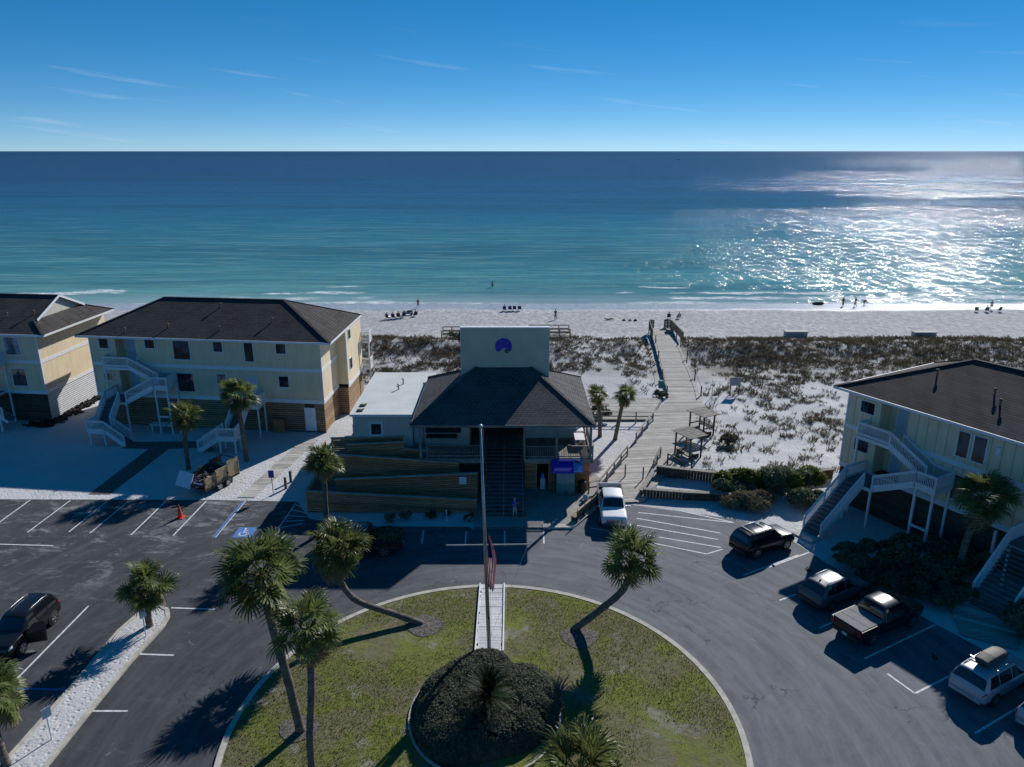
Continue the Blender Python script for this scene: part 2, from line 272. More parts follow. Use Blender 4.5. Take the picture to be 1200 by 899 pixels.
# ---------------------------------------------------------------- mesh helpers
class MB:
    """collects shapes (world coordinates, or mapped through T) and links them as ONE mesh object"""
    def __init__(s, T=None): s.v = []; s.f = []; s.mi = []; s.T = T; s.cur = 0
    def add(s, vs, fs):
        n = len(s.v)
        s.v += [tuple(s.T(*q)) if s.T else tuple(q) for q in vs]
        for q in fs: s.f.append(tuple(n + i for i in q)); s.mi.append(s.cur)
        return s
    def box(s, x0, y0, z0, x1, y1, z1):
        vs = [(x0, y0, z0), (x1, y0, z0), (x1, y1, z0), (x0, y1, z0), (x0, y0, z1), (x1, y0, z1), (x1, y1, z1), (x0, y1, z1)]
        return s.add(vs, [(0, 3, 2, 1), (4, 5, 6, 7), (0, 1, 5, 4), (1, 2, 6, 5), (2, 3, 7, 6), (3, 0, 4, 7)])
    def bar(s, a, b, w, h=None, up=(0, 0, 1)):
        a = Vector(a); b = Vector(b); h = h or w; d = (b - a).normalized(); up = Vector(up)
        if abs(d.dot(up)) > .98: up = Vector((1, 0, 0))
        r = d.cross(up).normalized() * (w / 2); q = r.cross(d).normalized() * (h / 2)
        vs = [a - r - q, a + r - q, a + r + q, a - r + q, b - r - q, b + r - q, b + r + q, b - r + q]
        return s.add(vs, [(0, 3, 2, 1), (4, 5, 6, 7), (0, 1, 5, 4), (1, 2, 6, 5), (2, 3, 7, 6), (3, 0, 4, 7)])
    def tube(s, pts, rad, n=8, cap=True):
        pts = [Vector(p) for p in pts]; vs = []; fs = []
        if isinstance(rad, (int, float)): rad = [rad] * len(pts)
        ref = Vector((.13, .97, .2))
        for i, p in enumerate(pts):
            d = (pts[min(i + 1, len(pts) - 1)] - pts[max(i - 1, 0)]).normalized()
            a = d.cross(ref).normalized(); b = d.cross(a)
            for k in range(n):
                an = 2 * math.pi * k / n; vs.append(p + (a * math.cos(an) + b * math.sin(an)) * rad[i])
        for i in range(len(pts) - 1):
            for k in range(n): fs.append((i * n + k, i * n + (k + 1) % n, (i + 1) * n + (k + 1) % n, (i + 1) * n + k))
        if cap: fs += [tuple(range(n))[::-1], tuple((len(pts) - 1) * n + k for k in range(n))]
        return s.add(vs, fs)
    def prism(s, poly, z0, z1, closed_bottom=True):
        n = len(poly); vs = [(*p[:2], z0) for p in poly] + [(*p[:2], z1) for p in poly]
        fs = [tuple(range(n, 2 * n))] + ([tuple(range(n))[::-1]] if closed_bottom else [])
        fs += [(i, (i + 1) % n, n + (i + 1) % n, n + i) for i in range(n)]
        return s.add(vs, fs)
    def quad(s, *q): return s.add(q, [tuple(range(len(q)))])
    def cone(s, c, r0, r1, h, n=16):
        vs = [(c[0] + r * math.cos(2 * math.pi * k / n), c[1] + r * math.sin(2 * math.pi * k / n), c[2] + z) for r, z in ((r0, 0), (r1, h)) for k in range(n)]
        return s.add(vs, [(k, (k + 1) % n, n + (k + 1) % n, n + k) for k in range(n)] + [tuple(range(n))[::-1], tuple(range(n, 2 * n))])
    def disc(s, c, ax, r, th, n=18):
        c = Vector(c); ax = Vector(ax).normalized(); return s.tube([c - ax * th / 2, c + ax * th / 2], r, n)
    def ball(s, c, rx, ry, rz, n=10, m=7):
        vs = []; fs = []
        for i in range(m + 1):
            th = math.pi * i / m
            for k in range(n): ph = 2 * math.pi * k / n; vs.append((c[0] + rx * math.sin(th) * math.cos(ph), c[1] + ry * math.sin(th) * math.sin(ph), c[2] + rz * math.cos(th)))
        for i in range(m):
            for k in range(n): fs.append((i * n + k, (i + 1) * n + k, (i + 1) * n + (k + 1) % n, i * n + (k + 1) % n))
        return s.add(vs, fs)
    def build(s, name, mats, parent=None, smooth=False, local=False, **props):
        me = bpy.data.meshes.new(name); off = Vector((0, 0, 0))
        if parent is not None and not local:
            r = parent
            while r is not None: off = off + r.location; r = r.parent
        me.from_pydata([(q[0] - off.x, q[1] - off.y, q[2] - off.z) for q in s.v], [], s.f)
        for m in (mats if isinstance(mats, (list, tuple)) else [mats]): me.materials.append(M[m])
        if max(s.mi, default=0): me.polygons.foreach_set('material_index', s.mi)
        if smooth: me.polygons.foreach_set('use_smooth', [True] * len(me.polygons))
        o = bpy.data.objects.new(name, me); COL.objects.link(o)
        if parent is not None: o.parent = parent
        for kk, vv in props.items(): o[kk] = vv
        return o
def np_mesh(name, V, Fq, mat, parent=None, smooth=False, **props):
    """numpy: V (n,3), Fq (m,k) with k = 3 or 4"""
    me = bpy.data.meshes.new(name); k = Fq.shape[1]; off = np.array([0, 0, 0.])
    if parent is not None: off = np.array(parent.location)
    me.vertices.add(len(V)); me.vertices.foreach_set('co', (V - off).astype(np.float32).ravel())
    me.loops.add(Fq.size); me.loops.foreach_set('vertex_index', Fq.astype(np.int32).ravel())
    me.polygons.add(len(Fq)); me.polygons.foreach_set('loop_start', np.arange(0, Fq.size, k, dtype=np.int32))
    me.update(calc_edges=True); me.materials.append(M[mat])
    if smooth: me.polygons.foreach_set('use_smooth', [True] * len(me.polygons))
    o = bpy.data.objects.new(name, me); COL.objects.link(o)
    if parent is not None: o.parent = parent
    for kk, vv in props.items(): o[kk] = vv
    return o
def thing(name, label, cat, loc=(0, 0, 0), rotz=0.0, group=None):
    o = bpy.data.objects.new(name, None); COL.objects.link(o); o.empty_display_size = .3
    o.location = loc; o.rotation_euler = (0, 0, rotz); o['label'] = label; o['category'] = cat
    if group: o['group'] = group
    return o
def tag(o, label, cat, group=None):
    o['label'] = label; o['category'] = cat
    if group: o['group'] = group
    return o
def lerp(a, b, f): return a + (b - a) * f
def lerpv(a, b, f): return tuple(a[i] + (b[i] - a[i]) * f for i in range(len(a)))
def sstep(a, b, v): q = np.clip((v - a) / (b - a), 0, 1); return q * q * (3 - 2 * q)

# value noise for terrain and for scattering
_G = RNG.random((256, 256))
def vnoise(x, y):
    xi = np.floor(x).astype(int); yi = np.floor(y).astype(int); fx = x - xi; fy = y - yi; fx = fx * fx * (3 - 2 * fx); fy = fy * fy * (3 - 2 * fy)
    g = lambda a, b: _G[a % 256, b % 256]
    return (g(xi, yi) * (1 - fx) + g(xi + 1, yi) * fx) * (1 - fy) + (g(xi, yi + 1) * (1 - fx) + g(xi + 1, yi + 1) * fx) * fy
def fbm(x, y, o=4): return sum(vnoise(x * 2 ** i + 17 * i, y * 2 ** i + 31 * i) * .5 ** i for i in range(o)) / sum(.5 ** i for i in range(o))

# ---------------------------------------------------------------- ground, lot, sea
BW_A = ((8.4, 54.0), (19.4, 79.8)); BW_B = ((19.5, 79.5), (23.0, 112.0))     # boardwalk centre lines
def bw_dist(x, y):
    d = np.full(np.shape(x), 1e3)
    for (ax, ay), (bx, by) in (BW_A, BW_B):
        q = np.clip(((x - ax) * (bx - ax) + (y - ay) * (by - ay)) / ((bx - ax) ** 2 + (by - ay) ** 2), 0, 1)
        d = np.minimum(d, np.hypot(x - ax - q * (bx - ax), y - ay - q * (by - ay)))
    return d
def gz(x, y):
    x = np.asarray(x, float); y = np.asarray(y, float)
    z = np.where(y < 107, .5 * sstep(82, 104, y), .5 - (y - 107) / 31.7 * 1.1); z = np.where(y > 138.7, -.6 - (y - 138.7) * .035, z); z = np.maximum(z, -9)
    dm = sstep(79, 92, y) * (1 - sstep(105, 109, y)) * sstep(2.5, 5, bw_dist(x, y))
    ridge = np.exp(-((y - 101 - 3 * (fbm(x * .05, y * 0 + 3) - .5)) / 4.0) ** 2)
    z = z + dm * (1.5 * (fbm(x * .11, y * .11) - .42) + 1.5 * ridge * fbm(x * .09 + 9, y * .05))
    sb = sstep(56, 60, y) * (1 - sstep(82, 95, y)) * sstep(13, 16, x); z = z + .35 * sb * fbm(x * .35, y * .35) * sstep(2.4, 4, bw_dist(x, y))
    fl = 1 - sstep(70, 84, y); be = sstep(104, 112, y) * (1 - sstep(132, 138, y))
    z = z + be * .22 * (fbm(x * .25, y * .25) - .5)
    return z
def grid(name, xs, ys, zf, mat, **props):
    X, Y = np.meshgrid(xs, ys); V = np.stack([X, Y, zf(X, Y)], -1).reshape(-1, 3); nx = len(xs); ny = len(ys)
    i, j = np.meshgrid(np.arange(nx - 1), np.arange(ny - 1)); a = (j * nx + i).ravel()
    return np_mesh(name, V, np.stack([a, a + 1, a + nx + 1, a + nx], -1), mat, smooth=True, **props)
gx = np.concatenate([np.linspace(-900, -110, 20)[:-1], np.arange(-110, 112, .7), np.linspace(112, 900, 20)])
gyy = np.concatenate([np.linspace(-300, 48, 12)[:-1], np.arange(48, 60, 2.0), np.arange(60, 140, .7), np.linspace(140, 420, 16)])
grid('sand_ground', gx, gyy, gz, 'sand', kind='structure')
sx = np.array([-60000, -6000, -700, 700, 6000, 60000.]); sy = np.array([134, 400, 1500, 6000, 30000, 90000.])
grid('sea', sx, sy, lambda X, Y: np.full(X.shape, -.6), 'sea', kind='structure')

def sheet(name, poly, z, mat, **props):
    props.setdefault('kind', 'structure'); return MB().add([(*p, z) for p in poly], [tuple(range(len(poly)))]).build(name, mat, **props)
CX, CY, CR = -1.3, 29.57, 12.62
lot = [(-300, -250), (300, -250), (300, 10), (40.0, 10), (33, 24.5), (27.83, 33.88), (25.42, 37.93), (21.57, 44.96), (20.98, 46.48), (20.2, 48.3), (17.6, 51.2),
       (11.0, 53.3), (8.2, 54.2), (6.8, 53.2), (4.6, 49.75), (-2.9, 49.75), (-3.2, 50.1), (-10.5, 50.2), (-13, 50.6), (-15.6, 51.4), (-17.3, 54.3), (-24, 54.62), (-300, 56.5)]
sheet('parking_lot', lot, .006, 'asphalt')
N_ = 96
ring = lambda r, n=N_: [(CX + r * math.cos(2 * math.pi * k / n), CY + r * math.sin(2 * math.pi * k / n)) for k in range(n)]
o_, i_ = ring(CR), ring(CR - .34)
kb = MB()
n = N_
kb.add([(*p, .0) for p in o_] + [(*lerpv(p, q, .12), .13) for p, q in zip(o_, i_)] + [(*q, .13) for q in i_] + [(*q, .05) for q in i_],
       [(r_ * n + k, r_ * n + (k + 1) % n, (r_ + 1) * n + (k + 1) % n, (r_ + 1) * n + k) for r_ in range(3) for k in range(n)])
kb.build('kerb', 'kerb_concrete', kind='structure')
gl = MB(); c0 = [(CX, CY, .2)]; rr = [0, 3, 6, 9, 11, 12.28]
vs = [(CX, CY, .20)]; fs = []
for a in rr[1:]:
    vs += [(CX + a * math.cos(2 * math.pi * k / n), CY + a * math.sin(2 * math.pi * k / n), .10 + .1 * (1 - a / 12.3)) for k in range(n)]
fs += [(0, 1 + k, 1 + (k + 1) % n) for k in range(n)]
for q in range(len(rr) - 2): fs += [(1 + q * n + k, 1 + (q + 1) * n + k, 1 + (q + 1) * n + (k + 1) % n, 1 + q * n + (k + 1) % n) for k in range(n)]
gl.add(vs, fs).build('lawn', 'lawn', smooth=True, kind='structure')
def lawn_z(x, y): return .10 + .1 * (1 - np.hypot(x - CX, y - CY) / 12.3)
# lawn blades: uncountable
nb = 80000
rr_ = 12.2 * np.sqrt(RNG.random(nb)); th = RNG.random(nb) * 2 * np.pi; bx = CX + rr_ * np.cos(th); by = CY + rr_ * np.sin(th)
keep = (by > 24.5) & (fbm(bx * .28 + 5, by * .28) > .36 + .2 * RNG.random(nb)) & ~((np.abs(bx + 1.28) < .95) & (by > 34)); bx = bx[keep]; by = by[keep]; nb = len(bx)
h = .05 + .07 * RNG.random(nb); an = RNG.random(nb) * 2 * np.pi; wd = .014 + .014 * RNG.random(nb); bz = lawn_z(bx, by)
dx = np.cos(an) * wd; dy = np.sin(an) * wd; lx = RNG.normal(0, .04, nb); ly = RNG.normal(0, .04, nb)
V = np.stack([np.stack([bx - dx, by - dy, bz], -1), np.stack([bx + dx, by + dy, bz], -1), np.stack([bx + lx, by + ly, bz + h], -1)], 1).reshape(-1, 3)
np_mesh('lawn_grass', V, np.arange(nb * 3).reshape(-1, 3), 'lawn_blade', kind='stuff')

# median with sand between kerbs
ml = [(-22.28, 39.59), (-22.75, 39.0), (-23.1, 37.28), (-23.15, 32.86), (-23.4, 27.5), (-23.5, 22)]
mrr = [(-21.83, 39.75), (-21.2, 39.4), (-20.85, 38.7), (-20.75, 37.7), (-21.12, 34.41), (-21.3, 30.5), (-21.4, 27.3), (-21.5, 22)]
med = ml[::-1] + mrr
sheet('median_sand', med, .11, 'sand'); kb = MB()
for pl in (ml, mrr, [ml[0], mrr[0]]):
    for a, b in zip(pl, pl[1:]): kb.bar((*a, .065), (*b, .065), .24, .15)
kb.build('median_kerb', 'kerb_concrete', kind='structure')
# apron, gravel bed by the ramp, walks
apron = [(-2.85, 49.8), (4.55, 49.8), (6.6, 52.9), (8.1, 57.4), (7.0, 60.0), (-2.85, 60.0)]
MB().prism(apron, -.02, .12).build('entrance_pavement', 'paver', kind='structure')
MB().prism([(4.58, 49.74), (6.66, 52.88), (8.16, 57.38), (7.55, 57.4), (6.1, 53.1), (4.3, 50.3), (2.3, 50.3), (2.3, 49.74)], -.02, .16).build('entrance_kerb', 'kerb_concrete', kind='structure')
sheet('side_path', [(-34.9, 55.6), (-33.1, 55.6), (-32.6, 65.4), (-29.0, 65.8), (-29.0, 67.4), (-37.3, 67.2), (-37.2, 65.5), (-34.5, 65.4)], .012, 'mulch')
# painted markings
def line(a, b, w=.11, mat='marking_white', z=.011):
    a = Vector((*a, z)); b = Vector((*b, z)); d = (b - a).normalized(); q = Vector((-d.y, d.x, 0)) * w / 2
    return MB().quad(a - q, b - q, b + q, a + q).build('painted_line', mat, kind='structure')
for a, b in (((-39.04, 54.6), (-39.06, 49.2)), ((-35.75, 54.5), (-35.94, 49.24)), ((-32.7, 54.4), (-32.9, 49.3)), ((-30.97, 54.4), (-31.24, 49.14)), ((-27.97, 54.4), (-28.07, 48.85)),
             ((-24.7, 54.4), (-24.92, 48.75)), ((-44, 47.9), (-32.89, 47.3)), ((-26.33, 39.9), (-26.54, 32.86)), ((-21.1, 39.72), (-18.33, 39.56)), ((-20.9, 35.29), (-18.97, 35.18)), ((-21.2, 30.84), (-19.41, 30.84)),
             ((-17.35, 54.0), (-17.55, 48.89)), ((9.87, 52.42), (16.89, 50.74)), ((9.61, 51.46), (15.43, 49.14)), ((9.43, 50.33), (14.99, 48.19)), ((9.9, 48.86), (14.91, 47.04)),
             ((9.7, 47.88), (13.66, 46.15)), ((13.66, 46.15), (14.97, 46.82)), ((12.93, 52.86), (16.79, 50.84)), ((5.92, 49.9), (7.2, 49.5)), ((15.44, 43.42), (20.05, 46.02)), ((17.5, 44.42), (20.98, 46.4)), ((16.83, 40.51), (18.15, 41.2)),
             ((18.2, 37.66), (23.0, 40.3)), ((19.63, 34.88), (25.3, 38.02)), ((21.01, 32.11), (26.3, 34.9)), ((20.31, 33.65), (21.01, 32.11)), ((22.5, 29.34), (27.5, 32.05)),
             ((-6.6, 49.6), (-6.5, 47.6)), ((-3.4, 49.4), (-3.35, 47.4)), ((-.55, 49.5), (-.5, 47.2)), ((2.35, 49.5), (2.3, 47.6)), ((7.6, 53.7), (9.5, 53.6))):
    line(a, b)
for k in range(5): line((-17.35, 53.8 - k * .95), (-15.9, 52.3 - k * .55 + .5), .1)
line((-21.7, 54.4), (-21.88, 48.47), .16, 'marking_blue'); line((-21.52, 54.4), (-21.7, 48.47), .07); line((-26.3, 32.49), (-23.4, 32.39), .12, 'marking_blue')
# wheelchair symbol on the pavement
MB().quad((-20.5, 48.5, .011), (-19.1, 48.5, .011), (-19.1, 50.0, .011), (-20.5, 50.0, .011)).build('painted_symbol_square', 'marking_blue', kind='structure')
ws = MB(); z = .016; cx_, cy_ = -19.85, 49.05
for k in range(14):
    a0, a1 = R(140 + k * 17), R(140 + (k + 1) * 17)
    ws.quad(*[(cx_ + r_ * math.cos(q), cy_ + r_ * math.sin(q), z) for r_, q in ((.27, a0), (.36, a0), (.36, a1), (.27, a1))])
for a, b in (((-19.92, 49.75), (-19.9, 49.2)), ((-19.9, 49.23), (-19.55, 49.2)), ((-19.55, 49.22), (-19.4, 48.75)), ((-19.92, 49.5), (-19.62, 49.48))):
    a = Vector((*a, z)); b = Vector((*b, z)); d = (b - a).normalized(); q = Vector((-d.y, d.x, 0)) * .045; ws.quad(a - q, b - q, b + q, a + q)
ws.quad(*[(-19.93 + .1 * math.cos(k * math.pi / 4), 49.84 + .1 * math.sin(k * math.pi / 4), z) for k in range(8)])
ws.build('painted_wheelchair_symbol', 'marking_white', kind='structure')
for nm, c, r_ in (('mulch_ring', (-5.15, 37.75), 1.15), ('mulch_ring', (3.9, 36.6), 1.1), ('mulch_ring', (-10.4, 29.5), .95)):
    cz = float(lawn_z(*c)) + .03
    MB().add([(c[0], c[1], cz + .05)] + [(c[0] + r_ * (1 + .1 * math.sin(3 * q) + .05 * math.cos(7 * q)) * math.cos(q), c[1] + r_ * .9 * (1 + .08 * math.cos(4 * q)) * math.sin(q), cz) for q in [k * math.pi / 12 for k in range(24)]],
             [(0, 1 + k, 1 + (k + 1) % 24) for k in range(24)]).build(nm, 'mulch', kind='structure')
# ---------------------------------------------------------------- houses on slatted bases
def frame(O, u, vin):
    """local (s along the front, t outward from it, z) -> world"""
    return lambda s, t, z: (O[0] + s * u[0] - t * vin[0], O[1] + s * u[1] - t * vin[1], z)
def window_part(T, par, s0, s1, z0, z1, t=0.0, glass='window_glass', mull=1, rail=True, fw=.075, mat='white_paint', axis=0):
    m = MB(T)
    B = (lambda a, b, c, d, e, f: m.box(a, c, e, b, d, f)) if axis == 0 else (lambda a, b, c, d, e, f: m.box(c, a, e, d, b, f))
    sg = 1 if axis == 0 else 1
    B(s0 - fw, s1 + fw, t, t + .05, z0 - fw, z0); B(s0 - fw, s1 + fw, t, t + .05, z1, z1 + fw); B(s0 - fw, s0, t, t + .05, z0, z1); B(s1, s1 + fw, t, t + .05, z0, z1)
    w_ = m.build('window', mat, par); n = mull + 1
    d = MB(T)
    for k in range(n):
        a, b = s0 + (s1 - s0) * k / n, s0 + (s1 - s0) * (k + 1) / n
        q = MB(T); (q.box(a + .015, t, z0 + .01, b - .015, t + .02, z1 - .01) if axis == 0 else q.box(t, a + .015, z0 + .01, t + .02, b - .015, z1 - .01)); q.build('pane', glass, w_)
    f = MB(T)
    B2 = (lambda a, b, c, dd, e, g: f.box(a, c, e, b, dd, g)) if axis == 0 else (lambda a, b, c, dd, e, g: f.box(c, a, e, dd, b, g))
    for k in range(1, n): a = s0 + (s1 - s0) * k / n; B2(a - .03, a + .03, t + .021, t + .04, z0 + .005, z1 - .005)
    if rail: zm = (z0 + z1) / 2; B2(s0 + .005, s1 - .005, t + .021, t + .036, zm - .02, zm + .02)
    if n > 1 or rail: f.build('sash', 'black_metal' if mat != 'white_paint' or glass == 'blind_glass' else 'white_paint' if (s1 - s0) > 1.1 and glass == 'x' else 'black_metal', w_)
    return w_
def railing(T, par, pts, h=1.0, solid=False, post_every=1.6, mat='white_paint', bal=.115, posts=True, base=None):
    """rail along pts (s, t, floor z): top rail, bottom rail, posts, closely set balusters"""
    m = MB(T); bl = MB(T)
    for a, b in zip(pts, pts[1:]):
        L = math.dist(a[:2], b[:2]); up = (0, 0, 1)
        m.bar((a[0], a[1], a[2] + h), (b[0], b[1], b[2] + h), .13, .05); m.bar((a[0], a[1], a[2] + h - .1), (b[0], b[1], b[2] + h - .1), .045, .1)
        m.bar((a[0], a[1], a[2] + .06), (b[0], b[1], b[2] + .06), .05, .26)
        n = max(2, int(L / bal))
        for k in range(1, n):
            f = k / n; p = lerpv(a, b, f); bl.bar((p[0], p[1], p[2] + .12), (p[0], p[1], p[2] + h - .1), .05, .035)
    if posts:
        for p in pts: m.bar((p[0], p[1], (base if base is not None else p[2]) - (.25 if base is None else 0)), (p[0], p[1], p[2] + h + .03), .1, .1)
    r_ = m.build('railing', mat, par); bl.build('balusters', mat, par, kind='stuff'); return r_
def flight(T, par, a, b, axis, w0, w1, n, tmat='tread_grey', smat='white_paint', riser=True):
    """open-riser stair flight from a=(pos,z) to b along axis ('s' or 't'), width w0..w1 on the other axis"""
    for k in range(n):
        p0 = lerp(a[0], b[0], k / n); p1 = lerp(a[0], b[0], (k + 1) / n); z = lerp(a[1], b[1], (k + (1 if b[1] > a[1] else 0)) / n) - .04
        lo, hi = min(p0, p1) - .01, max(p0, p1) + .01
        m = MB(T); (m.box(lo, w0 + .05, z - .05, hi, w1 - .05, z) if axis == 's' else m.box(w0 + .05, lo, z - .05, w1 - .05, hi, z)); m.build('tread', tmat, par)
    st = MB(T)
    if riser:
        for k in range(n):
            lo_f = k / n if b[1] > a[1] else (k + 1) / n; p = lerp(a[0], b[0], lo_f); z = lerp(a[1], b[1], (k + (1 if b[1] > a[1] else 0)) / n) - .095; zl = z - abs(b[1] - a[1]) / n
            (st.box(p - .012, w0 + .05, zl, p + .012, w1 - .05, z) if axis == 's' else st.box(w0 + .05, p - .012, zl, w1 - .05, p + .012, z))
        st.build('risers', tmat, par, kind='stuff'); st = MB(T)
    for w_ in (w0, w1):
        q0 = (a[0], w_, a[1] - .14) if axis == 's' else (w_, a[0], a[1] - .14); q1 = (b[0], w_, b[1] - .14) if axis == 's' else (w_, b[0], b[1] - .14)
        st.bar(q0, q1, .05, .28)
    st.build('stringer', smat, par)
def landing(T, par, s0, s1, t0, t1, z, posts=(), tmat='tread_grey', base=0.0, inset=True):
    n = max(2, round((t1 - t0) / .3))
    for k in range(n):
        MB(T).box(s0, lerp(t0, t1, k / n) + .006, z - .05, s1, lerp(t0, t1, (k + 1) / n) - .006, z).build('deck_plank', tmat, par)
    m = MB(T); m.box(s0 + .02, t1 - .06, z - .32, s1 - .02, t1 - .01, z - .055); m.box(s0 + .01, t0, z - .32, s0 + .06, t1 - .07, z - .055); m.box(s1 - .06, t0, z - .32, s1 - .01, t1 - .07, z - .055)
    m.build('rim_board', 'white_paint', par)
    for s, t_ in posts: MB(T).box(s - .07, t_ - .07, base, s + .07, t_ + .07, z - .06).build('post', 'white_paint', par)

def house(label, O, u, vin, L, D, wins, doors, alcoves, gablet=None, hip=(6.6, 6.6), group='cream beach houses on slatted bases', ohs=(1.2, 1.2), vents=(), slat_mat='base_slat_wood', face_slats=True, end_face='right', bump=None, grp=True):
    T = frame(O, u, vin); root = thing('beach_house', label, 'house', T(L / 2, 0, 0), 0, group)
    Z0, Z1, Z2, ZE = 3.1, 3.4, 6.5, 9.32
    wl_ = MB(T); wl_.cur = 0; last = 0
    for a0, a1 in list(alcoves) + [(L, L)]:
        wl_.box(last, -D, Z1, a0, 0, ZE)
        if a1 > a0: wl_.box(a0, -D, Z1, a1, -1.3, ZE)
        last = a1
    if bump: wl_.box(L + .001, -bump[1], Z1, L + bump[2], -bump[0], ZE)
    wl_.build('wall', 'siding_cream', root)
    bs = MB(T); bs.box(.12, -D + .12, -.3, L - .12, -.12, Z0); 
    if bump: bs.box(L - .1, -bump[1] + .1, -.3, L + bump[2] - .12, -bump[0] - .1, Z0)
    bs.build('base_frame', 'dark_wood', root)
    tr = MB(T)
    # belt boards
    tr.box(-.05, -.04, Z0 - .05, L + .05, .045, Z1 + .05)
    last = 0
    for a0, a1 in list(alcoves) + [(L, L)]:
        tr.box(last, .001, Z2 - .19, a0, .035, Z2 + .17); last = a1
    for s in (0, L): tr.box(s - .055, -.09, Z1 + .055, s + .055, .05, ZE - .01)
    sd = L if end_face == 'right' else 0; sgn = 1 if sd else -1
    q0, q1 = (sd, sd + .045) if sd else (-.045, 0)
    segs = [(-D, -.09)] if not bump else [(-bump[0], -.09), (-D, -bump[1])]
    for a, b in segs: tr.box(q0 + .002 * sgn, a, Z0 - .04, q1, b, Z1 + .04); tr.box(q0 + .002 * sgn, a, Z2 - .19, q1, b, Z2 + .17)
    if bump:
        tr.box(L + bump[2], -bump[1], Z0 - .04, L + bump[2] + .04, -bump[0], Z1 + .04)
        tr.box(L + bump[2] - .08, -bump[0] - .1, Z1 + .05, L + bump[2] + .05, -bump[0] + .04, ZE - .01)
    tr.build('trim_board', 'white_paint', root)
    # slatted base: every slat a board of its own
    nsl = 13; doorspans = [(d[0], d[1]) for d in doors if d[2] < 2]
    for k in range(nsl):
        z0 = .12 + k * (Z0 - .2) / nsl; z1 = z0 + .15
        if face_slats:
            cuts = sorted(doorspans); last = 0.02
            for c0, c1 in cuts + [(L - .02, L)]:
                if c0 - last > .1 and not (c0 == L - .02 and False): MB(T).box(last, -.10, z0, c0 - .02, -.045, z1).build('slat', slat_mat, root)
                last = c1 + .02
        if bump:
            MB(T).box(L - .1, -bump[0] + .02, z0, L - .045, -.12, z1).build('slat', slat_mat, root)
            MB(T).box(L + bump[2] - .1, -bump[1], z0, L + bump[2] - .045, -bump[0], z1).build('slat', slat_mat, root)
            MB(T).box(L - .04, -bump[0] - .06, z0, L + bump[2] - .11, -bump[0] - .005, z1).build('slat', slat_mat, root)
        else:
            a, b = (L - .10, L - .045) if sd else (.045, .10)
            MB(T).box(a, -D, z0, b, -.12, z1).build('slat', slat_mat if group is None or not gablet else 'white_paint', root)  # white on the gablet house's end slats paints in their sunlit look
    for s in (0.02, L - .1): MB(T).box(s, -.12, -.3, s + .09, -.035, Z0 - .06).build('corner_post', slat_mat, root)
    # roof
    fo = .42; e0 = (-ohs[0], fo); e1 = (L + ohs[1], fo); tb = -D - fo; rz = 12.2; tm = (fo + tb) / 2
    A = [(-ohs[0], fo, ZE + .08), (L + ohs[1], fo, ZE + .08), (L + ohs[1], tb, ZE + .08), (-ohs[0], tb, ZE + .08)]
    r0 = (-ohs[0] + hip[0], tm, rz); r1 = (L + ohs[1] - hip[1], tm, rz)
    rf = MB(T)
    if not gablet: rf.add(A + [r0, r1], [(0, 1, 5, 4), (1, 2, 5), (2, 3, 4, 5), (3, 0, 4)])
    else:
        gx_ = L + ohs[1] - gablet; f = .36; zg = lerp(ZE + .08, rz, f)
        g0 = (L + ohs[1] - gablet * 1.0, tm, rz)
        p1 = lerpv(A[1], (gx_, tm, rz), f); p2 = lerpv(A[2], (gx_, tm, rz), f); rg = (p1[0] + .35, tm, rz)
        rf.add(A + [r0, rg, p1, p2, (p1[0] + .35, p1[1], p1[2] + .0), (p2[0] + .35, p2[1], p2[2])], [(0, 1, 6, 8, 5, 4), (1, 2, 7, 6), (2, 3, 4, 5, 9, 7), (3, 0, 4)])
    ro = rf.build('roof', 'roof_brown', root)
    if gablet:
        MB(T).add([(p1[0] + .02, p1[1] - .1, p1[2]), (p2[0] + .02, p2[1] + .1, p2[2]), (p1[0] + .02, tm, rz - .1)], [(0, 1, 2)]).build('gable_wall', 'siding_pale', ro)
        b = MB(T); b.bar((p1[0] + .37, p1[1], p1[2] - .02), (rg[0] + .02, tm, rz - .02), .07, .24); b.bar((p2[0] + .37, p2[1], p2[2] - .02), (rg[0] + .02, tm, rz - .02), .07, .24); b.build('barge_board', 'white_paint', ro)
    sf = MB(T); sf.quad((A[0][0], A[0][1], ZE - .02), (A[3][0], A[3][1], ZE - .02), (A[2][0], A[2][1], ZE - .02), (A[1][0], A[1][1], ZE - .02)); sf.build('soffit', 'siding_pale', ro)
    fa = MB(T)
    for a, b in zip(A, A[1:] + A[:1]): fa.bar((a[0], a[1], ZE + .02), (b[0], b[1], ZE + .02), .05, .2)
    fa.build('fascia', 'white_paint', ro)
    cp = MB(T)
    ends = [(A[0], r0), (A[3], r0), (A[1], r1), (A[2], r1)] if not gablet else [(A[0], r0), (A[3], r0), (A[1], p1), (A[2], p2)]
    for a, b in ends: cp.bar((*a[:2], a[2] + .03), (*b[:2], b[2] + .03), .28, .05)
    cp.bar((*r0[:2], rz + .03), (*(rg if gablet else r1)[:2], rz + .03), .28, .06); cp.build('ridge_cap', 'roof_brown', ro)
    for s, f, kind in vents:   # s along, f = 0 eave .. 1 ridge
        t_ = lerp(fo, tm, f); z = lerp(ZE + .08, rz, f); v = MB(T)
        v.tube([(s, t_, z - .1), (s, t_, z + .36)], .07, 8); v.cone((s, t_, z + .48), .14, .03, .16, 8) if False else None
        v.ball((s, t_, z + .38), .14, .14, .08, 8, 5); v.build('roof_vent', 'rust', ro)
    for wdw in wins: window_part(T, root, *wdw[:4], **(wdw[4] if len(wdw) > 4 else {}))
